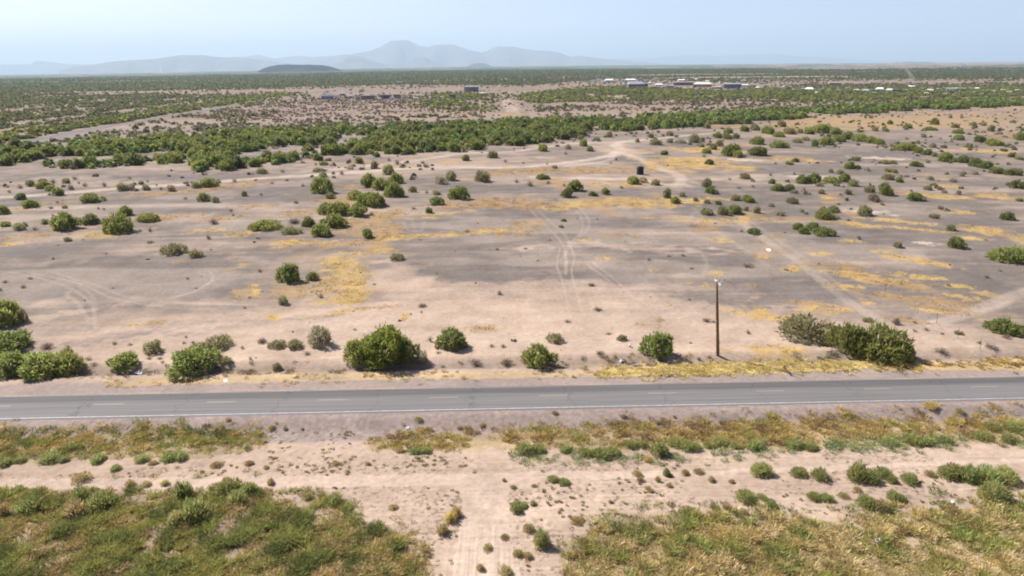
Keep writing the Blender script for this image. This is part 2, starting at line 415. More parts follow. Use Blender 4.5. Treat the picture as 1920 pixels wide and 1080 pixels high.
# ------------------------------------------------------------------ what stands where (pixel of the photo at the plant's foot, width, height, kind)
SHRUBS = """
5 612 72 50 G;42 606 24 30 O;12 666 98 44 G;19 708 76 50 G;78 706 82 50 G;125 702 66 46 G;126 664 18 13 O;233 696 68 35 G;289 664 40 27 O
368 708 94 56 G;372 668 50 24 O;408 656 52 28 O;425 685 28 15 O;544 531 43 38 G;586 527 22 18 G;531 573 25 19 O;745 489 28 15 O;602 652 56 45 Y
519 655 32 19 O;553 655 32 20 O;672 686 60 50 G;790 684 28 30 Y;845 658 64 44 K;520 694 16 16 O;1041 645 38 21 O;1010 695 66 50 G;1235 672 56 50 G
1166 640 20 13 O;1511 640 98 54 O;1590 664 76 58 G;1645 678 100 74 G;1688 677 56 38 G;1880 629 66 31 G;1898 494 68 34 G;1627 604 22 8 O;1797 628 16 9 O
1510 648 22 12 Y;1535 649 24 12 Y;57 390 30 17 G;172 380 40 19 K;7 402 24 18 G;40 375 20 14 K;110 367 19 16 K;124 432 58 35 G;172 421 34 22 K;237 405 28 20 G
222 437 48 40 G;278 417 46 18 G;325 478 45 24 O;368 483 24 18 O;128 453 13 10 O;122 391 12 7 O;85 421 16 11 O;36 432 22 16 O;47 425 14 9 O;10 425 20 10 G
383 378 22 17 G;404 380 16 14 Y;458 368 13 13 O;367 353 20 14 O;391 351 28 19 G;321 359 19 14 Y;275 357 15 12 O;246 357 17 14 Y;230 358 20 18 O;265 346 10 8 O
125 344 16 10 O;133 356 12 12 Y;82 353 28 14 G;95 358 20 11 G;58 350 18 13 O;605 364 50 33 G;619 373 18 13 O;692 352 36 28 G;715 357 36 23 G;742 345 28 21 G
740 370 31 30 G;690 387 48 26 G;668 376 30 20 G;702 389 46 28 G;612 403 32 24 G;636 405 44 30 G;672 407 46 27 G;627 428 48 29 G;602 444 42 26 G;578 426 28 21 K
547 440 36 18 O;497 432 54 21 G;689 447 24 19 K;862 375 40 27 G;819 385 26 17 K;804 400 16 12 K;819 366 15 11 O;774 361 17 14 O;826 346 28 18 Y;846 339 22 22 O
904 342 30 24 O;729 328 28 22 O;702 316 16 18 O;606 333 19 13 O;594 323 14 10 O;491 326 20 13 O;607 310 18 9 O;548 304 14 9 O;657 318 14 9 Y;673 307 16 18 O
706 295 15 11 G;873 302 20 13 G;924 297 20 15 O;1017 284 21 14 G;1064 371 28 19 K;1079 359 29 22 G;1111 368 15 10 K;1135 365 17 14 G;1188 346 26 16 G;1206 343 14 12 Y
1230 348 20 12 O;1251 372 19 20 O;1266 382 21 14 G;1279 369 15 10 O;1304 378 12 10 Y;1017 337 29 11 K;1325 351 22 19 O;1332 364 24 15 K;1396 336 24 12 O;1411 341 10 7 Y
1380 377 22 12 O;1402 380 25 16 G;1326 382 12 9 O;1346 384 13 8 K;1324 404 25 17 O;1355 404 23 20 O;1378 402 28 18 G;1398 396 14 13 Y;1418 400 14 17 O;1413 440 26 13 K
1057 416 12 7 O;1052 427 9 6 O;1330 309 22 11 K;1371 293 43 23 K;1384 296 26 14 G;1421 293 38 19 K;1325 288 15 11 G;1337 281 18 12 O;1348 274 16 12 O;1315 276 10 8 O;1302 268 20 20 O
1317 266 12 9 O;1277 269 20 9 Y;1255 268 14 9 Y;1229 272 29 12 O;1246 291 16 9 K;1195 267 10 9 O;1220 258 12 9 O;1255 255 15 10 O;1119 264 13 8 O;1094 275 20 15 G;1089 262 14 10 O
1107 284 14 10 K;1065 280 14 10 Y;1055 258 18 16 G;1142 258 14 12 O;1040 316 13 6 O;1345 259 18 12 G;1362 261 20 12 G;1380 260 18 11 G;1420 271 30 17 G;1435 250 14 16 G;1415 245 20 14 O
1395 247 18 12 K;1365 250 20 13 O;1325 241 14 12 O;1792 466 37 23 K;1889 413 28 17 K;1781 433 20 13 O;1684 465 18 12 O;1610 449 9 9 Y;1751 410 18 11 O;1763 393 12 8 Y;1620 405 30 21 O
1545 412 38 20 G;1562 399 22 15 O;1543 396 16 10 O;1567 411 14 8 Y;1544 443 34 18 K;1523 434 25 18 G;1507 439 20 14 K;1496 431 21 14 K;1715 377 31 17 K;1658 367 29 25 K;1637 376 21 15 O
1630 361 19 13 O;1740 357 16 11 O;1485 382 20 14 O;1463 405 16 10 O;1446 388 12 8 Y;1503 398 12 8 Y;1511 402 9 6 Y;1589 365 16 12 O;1540 364 14 10 O;1489 363 14 9 Y;1458 359 24 15 K;1480 359 22 14 K
1503 345 28 18 G;1526 345 30 21 G;1558 343 30 13 G;1582 341 28 16 G;1600 350 22 14 O;1568 349 11 8 O;1536 350 14 9 O;1665 338 26 14 O;1685 342 16 10 K;1665 323 16 9 O;1677 325 13 9 O
1593 317 25 15 K;1608 317 14 8 K;1604 302 16 11 O;1575 327 16 9 O;1557 324 12 9 Y;1660 308 13 9 O;1675 308 14 9 O;1716 313 24 12 K;1739 306 10 8 Y;1744 338 17 9 Y;1786 342 14 9 Y;1804 331 10 12 Y
1827 328 14 9 Y;1906 354 27 18 K;1911 378 13 8 O;1797 365 10 10 Y;1770 362 12 7 Y;1479 309 16 8 O;1491 304 13 8 K;1448 345 14 10 K;1476 342 10 7 Y;1461 278 34 15 G;1527 275 14 14 G;1548 272 33 16 G
1572 266 24 14 G;1540 250 40 18 G;1517 252 18 12 G;1567 253 28 14 G;1590 262 28 16 G;1612 265 28 16 G;1632 269 26 14 G;1648 271 26 11 G;1695 282 38 16 G;1708 283 22 13 G;1722 287 18 12 G;1739 291 20 11 K;1771 303 29 18 G
1752 294 14 9 O;1804 306 28 15 K;1830 313 26 17 K;1848 317 28 16 K;1868 326 30 14 K;1899 329 28 14 K;1836 267 22 14 K;1863 273 33 14 G;1797 263 22 11 G;1797 251 20 9 G;1911 263 24 17 G;1816 277 16 10 O;1752 234 17 13 G
1668 233 13 8 K;1702 241 18 9 G;1742 245 23 7 G;1466 238 16 14 O;1444 252 14 18 G;1480 252 24 14 O;1459 257 18 11 G;1731 258 12 8 O;1720 270 10 8 Y;1749 277 14 9 Y;1769 278 12 8 Y;1895 295 12 8 K;1897 278 12 7 Y
1858 246 14 14 O;1791 240 14 9 O;1845 236 12 8 Y;1825 236 14 9 O;1910 300 14 9 O;1640 246 14 9 O;1660 247 12 8 O;1500 250 14 10 O;1495 268 22 10 O;1510 264 16 9 O
"""
DEADS = """
127 654 12 10;89 656 26 14;215 647 16 7;244 649 16 4;345 645 10 5;362 645 13 6;349 634 8 5;167 677 16 8;176 687 18 7;280 675 14 6;300 675 13 6;470 676 10 8;455 655 10 8
10 531 14 6;44 541 16 8;57 524 12 5;1 546 10 12;100 487 8 7;352 524 8 4;459 579 8 4;807 642 16 13;937 554 14 11;792 577 20 7;790 587 8 4;665 620 10 4;576 667 18 8;922 652 14 8;944 653 14 8
892 686 24 13;950 685 30 15;491 644 22 10;830 690 12 5;487 511 14 8;602 560 14 10;822 664 14 5;1109 538 20 7;1121 584 20 7;1064 606 16 7;1141 629 18 6;1125 666 22 7;1402 502 24 9;1280 481 14 6
1254 482 12 5;1217 489 12 4;1297 506 14 5;1325 605 22 8;1338 606 10 6;1402 627 14 9;1330 672 14 7;1310 675 12 10;1680 610 22 16;1765 664 28 13;1736 621 14 9;1715 607 13 7;1715 623 12 7;1776 537 14 9
1850 522 14 8;1857 655 26 12;1887 636 20 8;282 435 12 9;263 435 10 6;282 457 18 7;391 449 14 12;401 421 20 13;433 397 10 8;437 405 8 4;348 374 11 5;185 393 8 5;195 394 8 5;96 392 12 6
108 381 7 6;100 408 10 8;66 432 14 8;302 356 10 6;277 342 8 6;160 350 14 8;148 345 8 6;196 350 14 11;141 337 14 7;38 354 13 9;18 362 10 10;100 344 14 10;440 342 12 10;800 363 10 7
745 309 16 11;729 302 10 8;641 328 14 10;530 324 10 8;948 305 10 8;793 307 12 6;764 305 6 6;568 350 9 9;510 345 12 4;555 382 14 7;552 420 24 11;490 367 10 6;776 393 12 5;932 469 12 5;697 405 14 12
875 436 14 6;1165 354 10 7;994 350 17 15;1028 345 11 10;969 343 11 9;1058 350 10 8;1368 338 8 6;1390 435 9 6;1120 412 7 3;985 468 10 4;1385 354 12 5;1412 352 11 6;1061 290 10 7;1104 257 9 6
1320 295 12 7;1145 307 6 4;1155 301 9 6;1252 312 7 5;981 307 6 4;1026 309 7 4;1445 330 10 8;1454 308 8 7;1639 302 8 6;1489 328 10 8;1508 365 18 14;1672 275 16 10;1518 365 8 6;1655 275 10 8
1535 278 8 6;1570 350 9 6;1690 333 9 6;1700 262 9 6;1830 277 9 6;1560 668 30 14;1578 664 24 12;1553 674 26 10
"""
WEEDS = """
1427 897 46 30 W;1497 895 36 18 W;1537 904 44 27 W;1607 905 46 38 W;1630 908 40 32 W;1657 900 40 25 W;1672 908 26 18 W;1706 909 32 22 W;1783 904 58 35 W;1815 908 50 38 W;1848 912 56 40 W;1886 910 56 34 W;1745 896 26 12 V;1862 942 66 40 W
1400 945 42 26 W;1430 940 26 14 W;1447 954 26 15 W;1527 940 30 16 W;1548 943 32 18 W;1582 936 22 12 V;1607 924 20 12 V;1625 956 44 28 W;1650 962 40 26 V;1675 940 26 20 W;1690 943 26 16 W;1362 957 17 12 V;1395 968 20 14 V;1335 905 16 12 V;1372 908 14 9 V
1038 906 26 12 W;1058 911 26 14 W;968 964 30 22 W;982 955 20 12 W;1000 950 16 12 V;1015 1030 34 42 W;992 1000 26 18 V;945 1012 18 10 V;915 1034 26 10 V;972 1046 26 16 V;990 1050 20 14 V;902 1072 18 14 R;950 1084 38 18 V;1083 985 26 15 R
855 972 24 26 H;845 982 26 26 H;830 1006 28 24 V;738 958 22 12 R;963 918 15 7 V;1002 915 14 7 V;945 904 10 8 V;36 926 30 16 W;62 965 60 34 D;8 970 26 34 R;155 905 40 12 V;310 912 20 14 V;405 920 26 12 V;425 908 22 14 R;275 914 22 10 V
245 913 22 14 R;508 911 20 14 V;578 940 26 16 V;628 948 32 20 W;605 935 14 8 V;430 930 50 32 D;465 930 46 26 D;445 950 44 30 D;150 950 40 34 D;190 962 70 40 D;140 975 60 40 V;345 940 40 40 D;365 980 60 44 D;330 985 40 30 V
95 869 44 20 W;120 868 26 14 W;10 875 34 18 W;38 868 26 14 W;185 870 36 16 W;265 868 30 14 W;287 873 20 12 V;318 866 36 22 W;338 865 34 24 W;217 884 24 16 W;405 878 24 11 R;467 874 20 12 V;500 880 14 8 V;630 874 18 9 R;690 873 12 9 R
778 852 26 12 W;797 852 28 15 W;750 850 20 10 V;985 853 40 18 W;1010 851 34 16 W;1060 851 30 16 W;1098 858 34 18 W;1128 862 40 24 W;1150 856 36 20 W;1236 857 38 36 W;1268 840 38 24 W;1213 868 24 9 H;1290 848 46 20 W;1330 842 26 12 W;1350 838 36 18 W;1415 846 42 16 W;1380 842 22 10 W
1180 842 34 18 W;1205 840 26 14 W;1490 843 40 20 W;1520 846 28 15 W;1570 838 30 16 W;1668 838 34 16 W;1710 836 46 26 W;1735 838 40 20 W;1770 834 34 16 W;1840 826 40 20 W;1890 832 36 20 W;1900 810 40 24 W;1860 808 36 18 W
1285 893 22 14 V;1310 890 22 10 V;1255 895 14 8 V;1233 905 14 14 V;1220 925 16 9 V;1255 915 14 9 V;1195 895 22 14 V;1215 920 14 8 R;1145 945 10 8 V;1290 960 12 9 V;1200 905 18 12 V;1250 895 18 18 W
1040 778 14 8 V;905 800 12 7 R;862 806 14 10 V;1170 783 12 8 V;1745 768 30 8 H;428 790 12 7 V;785 790 18 7 V;1265 784 8 6 V;567 806 8 6 R;510 804 18 8 V;535 806 9 8 V;1155 800 14 9 V;1232 796 14 9 V;1450 787 18 8 V;1800 775 22 7 V
"""
YELLOW = """
60 390 50 5 o;120 378 60 4 o;95 438 90 6 o;190 440 35 8 y;330 405 60 6 o;210 437 30 7 y;390 432 45 4 y;450 440 30 6 y;300 362 60 4 o;370 357 80 4 o;440 348 60 4 o;460 340 40 3 o;470 388 50 4 o;25 457 25 4 y;410 409 50 5 o
690 425 75 32 o;640 375 60 8 o;560 398 45 8 o;660 350 30 4 o;580 455 50 5 y;640 457 60 6 o;745 445 70 5 y;830 440 70 4 y;540 455 40 5 y;630 490 30 16 y;648 520 44 30 y;668 545 30 20 y;615 535 34 18 o;560 548 50 13 o;640 562 55 10 y;460 549 31 15 y;680 474 32 4 y;720 470 25 4 y
900 382 100 8 o;960 377 90 8 o;1000 386 80 7 o;860 387 50 5 o;1100 383 60 7 y;1180 378 90 9 y;1210 386 50 5 y;1250 371 30 5 y;1100 318 140 5 o;1040 322 120 4 o;1170 346 60 6 y;1290 310 100 9 y;1320 303 60 6 y;1250 300 60 5 y;1330 280 60 5 y;950 326 60 4 o;740 400 50 8 o
985 424 35 12 o;1045 392 25 5 y;1100 450 18 4 y;1215 408 12 3 y;1155 440 25 6 o;1192 442 12 5 o;1322 425 30 9 o;1350 414 50 4 y;1410 410 50 4 y;1350 450 20 5 y;920 433 50 5 y;960 440 40 5 o;810 408 18 4 y;880 395 20 3 y;830 400 30 3 y;1340 372 25 4 y;1300 378 25 5 y
1590 452 25 4 y;1605 421 60 5 y;1680 414 60 4 y;1725 430 50 3 y;1590 418 30 4 y;1555 372 14 3 y;1690 360 30 3 o;1770 350 40 4 y;1760 368 60 5 y;1870 367 50 6 y;1800 398 30 4 y;1855 430 40 7 y;1870 438 50 5 y;1912 450 20 7 y;1825 447 30 4 y;1665 473 25 4 y;1705 486 40 5 y;1760 496 34 5 y
1580 500 60 10 o;1545 476 20 7 y;1487 503 20 8 y;1590 513 42 9 y;1645 525 55 11 y;1700 535 70 14 o;1720 518 55 7 y;1580 537 32 7 y;1700 560 80 8 o;1770 565 60 8 o;1812 560 32 6 y;1770 580 70 6 o;1853 552 22 7 y;1800 537 25 5 y;1430 480 18 4 y;1625 568 12 4 y;1760 585 40 4 y;1890 590 40 4 o
1535 577 50 11 y;1520 570 40 6 o;1430 590 60 12 y;1460 597 30 6 y;1450 660 60 10 y;1480 656 40 7 y;1860 678 60 9 y;270 716 90 4 y;587 703 25 3 y;697 705 25 3 y;910 703 45 3 y;895 616 50 7 o;126 607 12 5 o;152 601 12 3 o;207 605 24 5 o;249 611 12 5 y;288 603 21 7 o
454 496 11 6 y;425 506 13 4 o;342 490 17 3 o;655 582 45 4 y;757 592 10 9 y;700 577 50 3 o;600 594 40 3 o;512 595 14 8 y;1230 598 14 5 o;1325 535 11 5 y;1340 512 14 5 y;1225 506 9 3 y;1290 531 7 2 y;1135 484 16 4 y;1408 535 11 5 o;1215 610 25 5 o
1660 228 190 11 y;1750 222 150 11 y;1560 234 120 7 y;1640 230 200 9 y;1800 214 140 8 y;1480 240 80 5 o;1880 252 60 9 o;1850 203 90 6 o;1500 300 40 4 y;1600 258 60 5 o;1340 235 60 5 o;1060 240 70 4 o;1400 222 80 4 o;960 215 30 5 y;880 214 30 5 o;1860 285 60 4 y;1530 334 40 5 p;1660 297 60 3 p;1735 456 30 4 p;1620 397 50 6 p;1395 300 40 3 p
1360 658 14 7 o;1430 672 40 5 o;1700 600 40 6 o
"""
YELLOW_EXTRA = ""
SANDY = """
1000 585 330 34 .9;760 530 70 60 .6;1150 640 500 30 .9;300 610 300 14 .5;1220 465 160 10 .7;1650 640 260 24 .8;1850 620 120 30 .6;800 303 300 7 .4;1165 280 60 14 .7;400 470 120 14 .4;980 465 60 8 .6;1300 545 120 10 .4;60 600 120 10 .6;420 640 300 20 .5;130 445 140 8 .5;1230 345 90 8 .6;500 343 300 4 .3
"""
GREYS = """
260 520 300 45 .8;1550 400 420 75 1;1300 465 330 50 .95;1690 520 250 40 .9;1450 520 200 35 .9;880 490 130 32 .95;1010 465 120 25 .8;930 520 110 12 .7;230 500 190 28 .8;330 545 160 25 .8;100 545 90 16 .75;210 632 260 10 .6;560 360 130 12 .7;850 412 120 18 .8;400 385 190 12 .6;920 350 150 12 .6;1100 430 200 40 .9;1500 290 250 24 1;1650 330 260 50 .9;1850 500 150 60 .8
300 400 200 16 .55;700 560 90 20 .35;1200 300 120 14 .4;1830 610 120 14 .35;60 470 120 16 .55;460 610 140 10 .45;1000 400 180 22 .7;1350 560 110 16 .6;640 350 90 12 .5;1280 350 90 16 .5;500 470 110 16 .5
"""
TRACKS = [  # polyline, half width m, strength
 ([(-200,378),(0,370),(120,362),(240,352),(360,345),(480,335),(640,325),(800,314),(960,314),(1060,305),(1130,295),(1165,283),(1160,268),(1250,258),(1330,250),(1420,246)],2.6,.9),
 ([(620,318),(760,303),(870,288),(960,284),(1040,273),(1100,268),(1160,266)],2.6,.7),
 ([(-100,400),(20,392),(120,388),(330,385),(480,388)],2.5,.45),
 ([(1160,285),(1200,298),(1235,315),(1265,325),(1277,335),(1270,345),(1240,345),(1200,335),(1130,335),(1000,332)],2.0,.8),
 ([(1175,280),(1215,297),(1250,318)],.7,.7),([(1150,283),(1140,300),(1060,312)],1.5,.6),
 ([(990,390),(1015,415),(1045,445),(1060,470),(1062,505)],.2,.95),([(1000,386),(1028,412),(1060,442),(1072,470)],.2,.85),
 ([(1050,372),(1085,400),(1092,430),(1070,455),(1060,470)],.2,.95),([(1062,372),(1098,402),(1104,426),(1092,440),(1072,460),(1050,490)],.2,.9),
 ([(1050,465),(1044,495),(1052,520),(1068,583)],.18,1.1),([(1070,462),(1077,485),(1072,512),(1092,585)],.18,1.1),([(1060,470),(1061,515)],.3,.9),
 ([(1100,495),(1140,525),(1172,555)],.25,1),([(1112,492),(1160,530),(1190,560)],.35,.6),([(1300,400),(1288,420),(1300,440),(1330,450)],.6,.4),
 ([(1380,410),(1450,460),(1500,492),(1560,542),(1630,590),(1700,640)],1.0,.65),([(1400,410),(1480,465),(1530,500),(1590,545),(1650,585)],.6,.6),
 ([(1300,390),(1340,430),(1400,470),(1440,500)],.6,.4),([(1310,470),(1325,490),(1318,520)],.35,.5),
 ([(2050,515),(1920,548),(1860,570),(1800,592),(1740,612)],1.2,.9),([(2050,535),(1920,560),(1870,575),(1820,592)],.6,.7),
 ([(-60,500),(0,508),(60,518),(130,540),(170,570),(180,612)],.28,.8),([(60,512),(150,532),(210,558),(300,575),(400,580)],.28,.8),([(90,508),(180,535),(250,560),(330,568),(480,572)],.24,.75),
 ([(128,548),(127,556),(135,560),(150,575),(165,600)],.35,.8),([(150,535),(172,555),(180,580)],.35,.6),
 ([(220,566),(330,556),(385,535),(400,518),(390,508)],.26,.75),([(300,565),(360,548),(410,522)],.35,.6),([(250,556),(340,566),(480,572)],.4,.6),([(370,510),(400,520),(420,512),(460,495)],.4,.4),
 ([(-60,612),(200,616),(480,622),(600,602),(680,583),(740,580),(775,592),(752,612)],.6,.6),([(480,628),(560,615),(640,597),(700,583)],.5,.7),
 ([(755,415),(765,430),(790,432),(795,415)],.35,.6),([(772,410),(778,432)],.3,.5),
 ([(-100,598),(100,606),(480,606),(900,600),(1300,590)],1.2,.35),([(640,620),(1000,640),(1330,650)],1.5,.35),
 ([(945,185),(955,200),(965,215),(985,222)],5,.9),([(960,190),(985,218)],4,.6),
]
# ------------------------------------------------------------------ the ground: one sheet out to the horizon
def svals(px, py):
    x, y = flat(px, py); return (x - RO[0]) * RN[0] + (y - RO[1]) * RN[1]
S_LINE = svals(960, 765.8); S_FAR = svals(960, 724.3)

SAND = np.array((.335, .252, .190)); GREYS_C = np.array((.133, .112, .098)); PALE = np.array((.41, .33, .262))
YEL_C = np.array((.355, .240, .092)); ORA_C = np.array((.25, .165, .080)); GRAVEL = np.array((.235, .185, .16))

def ellipses(txt):
    out = []
    for t in txt.replace('\n', ';').split(';'):
        w = t.split()
        if len(w) < 4: continue
        px, py, rx, ry = map(float, w[:4])
        x, y = flat(px, py)
        k = ppm(x, y)
        y1 = flat(px, max(py - ry, 150))[1]; y0 = flat(px, py + ry)[1]
        out.append((x, y, rx / k, abs(y1 - y0) * .5, w[4] if len(w) > 4 else ''))
    return out

def ell_mask(x, y, e, wob=.9, sc=.35, seed=3, inner=.55):
    ex, ey, rx, ry, _ = e
    R = 1.7
    k = np.nonzero((np.abs(y - ey) < R * (ry + abs(ex / ey) * rx + 1)) & (np.abs(x - ex) < R * (rx + abs(ex / ey) * ry + 1)))[0]
    if len(k) == 0: return k, None
    dx = x[k] - ex; dy = y[k] - ey
    D = math.hypot(ex, ey); er = (ex / D, ey / D)
    r = dx * er[0] + dy * er[1]; t = dx * er[1] - dy * er[0]
    q = np.sqrt((t / rx) ** 2 + (r / ry) ** 2)
    s = max(min(rx, ry) * sc * 2, .5)
    q = q + wob * (fbm(x[k] / s, y[k] / s, seed, 4) - .5) * 1.6
    return k, 1 - smooth(inner, 1.15, q)

def spline(pts, n=14):
    P = np.array([flat(*p) for p in pts]); P = np.vstack([2 * P[0] - P[1], P, 2 * P[-1] - P[-2]])
    out = []
    for i in range(1, len(P) - 2):
        for t in np.arange(n) / n:
            a, b, c, d = P[i - 1], P[i], P[i + 1], P[i + 2]
            out.append(.5 * (2 * b + (c - a) * t + (2 * a - 5 * b + 4 * c - d) * t * t + (3 * b - a - 3 * c + d) * t ** 3))
    out.append(P[-2]); return np.array(out)

def track_mask(x, y, pts, hw):
    L = spline(pts); m = hw * 2.5
    k = np.nonzero((x > L[:, 0].min() - m) & (x < L[:, 0].max() + m) & (y > L[:, 1].min() - m) & (y < L[:, 1].max() + m))[0]
    if len(k) == 0: return k, None
    X = x[k]; Y = y[k]; d = np.full(len(k), 1e9)
    for i in range(len(L) - 1):
        a = L[i]; v = L[i + 1] - a; l2 = v @ v + 1e-9
        t = np.clip(((X - a[0]) * v[0] + (Y - a[1]) * v[1]) / l2, 0, 1)
        d = np.minimum(d, (X - a[0] - t * v[0]) ** 2 + (Y - a[1] - t * v[1]) ** 2)
    d = np.sqrt(d) + hw * .5 * (fbm(X / (hw * 3), Y / (hw * 3), 8, 3) - .5)
    return k, 1 - smooth(hw * .5, hw * 1.5, d)

# zones given by their outline on the photo, laid on the ground
POLY_L = [(-200,985),(20,955),(120,935),(200,918),(330,915),(420,912),(520,925),(640,950),(690,985),(740,1000),(800,1005),(815,1080),(800,1160),(-250,1160)]
POLY_R = [(1062,1015),(1120,985),(1230,968),(1330,962),(1480,972),(1600,975),(1700,957),(1800,948),(2100,935),(2150,1160),(1040,1160),(1052,1060)]
POLY_VL = [(-200,815),(120,806),(330,803),(490,810),(500,830),(380,848),(230,850),(100,856),(-200,866)]
POLY_VR = [(690,822),(850,806),(1000,803),(1200,793),(1400,783),(1650,783),(2100,770),(2100,815),(1700,824),(1400,832),(1100,832),(900,836),(700,838)]
POLY_GR = [(950,850),(1250,832),(1600,825),(2100,810),(2100,834),(1700,846),(1350,854),(1200,866),(980,864)]
POLY_LANE = [(-200,889),(480,884),(960,876),(1240,872),(1240,884),(1020,892),(955,912),(950,960),(960,1010),(1000,1170),(830,1170),(860,1010),(868,930),(850,902),(480,907),(-200,910)]
POLY_LANE2 = [(1200,876),(1500,866),(2100,843),(2100,852),(1500,876),(1200,886)]
POLY_SP = [(430,800),(700,806),(1000,838),(1000,872),(640,882),(300,882),(300,852),(500,835)]
POLY_SAND = [(-200,893),(2100,850),(2100,945),(1500,968),(1060,985),(1045,1080),(830,1080),(760,1000),(600,945),(-200,945)]
POLY_YB = [(1122,706),(1128,694),(1250,685),(1400,681),(1640,677),(1648,690),(1400,700),(1250,704)]
POLY_YO = [(1640,680),(1800,679),(1920,672),(2100,662),(2100,690),(1820,694),(1645,694)]
POLY_YL = [(190,713),(360,709),(450,705),(600,700),(1000,698),(1125,700),(1122,707),(700,712),(200,725)]
POLY_BR = [(1040,678),(1160,672),(1300,668),(1335,684),(1150,688),(1045,690)]
POLY_BL = [(430,692),(520,686),(640,690),(650,699),(500,704),(420,704)]
POLY_BV = [(-100,700),(280,688),(640,684),(1130,677),(1340,672),(1340,686),(1130,692),(640,701),(280,705),(-100,712)]
POLY_BR2 = [(1370,690),(1480,665),(1560,660),(1600,680),(1700,686),(1500,690)]
POLY_GOLD = [(600,478),(690,474),(697,560),(640,573),(590,566),(505,552),(512,533),(580,520)]

def poly_soft(px, py, poly, x, y, s=2.0, amp=14):
    """inside test with a ragged edge"""
    return in_poly(px + amp * 2 * (fbm(x / s, y / s, 21, 3) - .5), py + amp * (fbm(x / s + 9, y / s, 22, 3) - .5), poly)

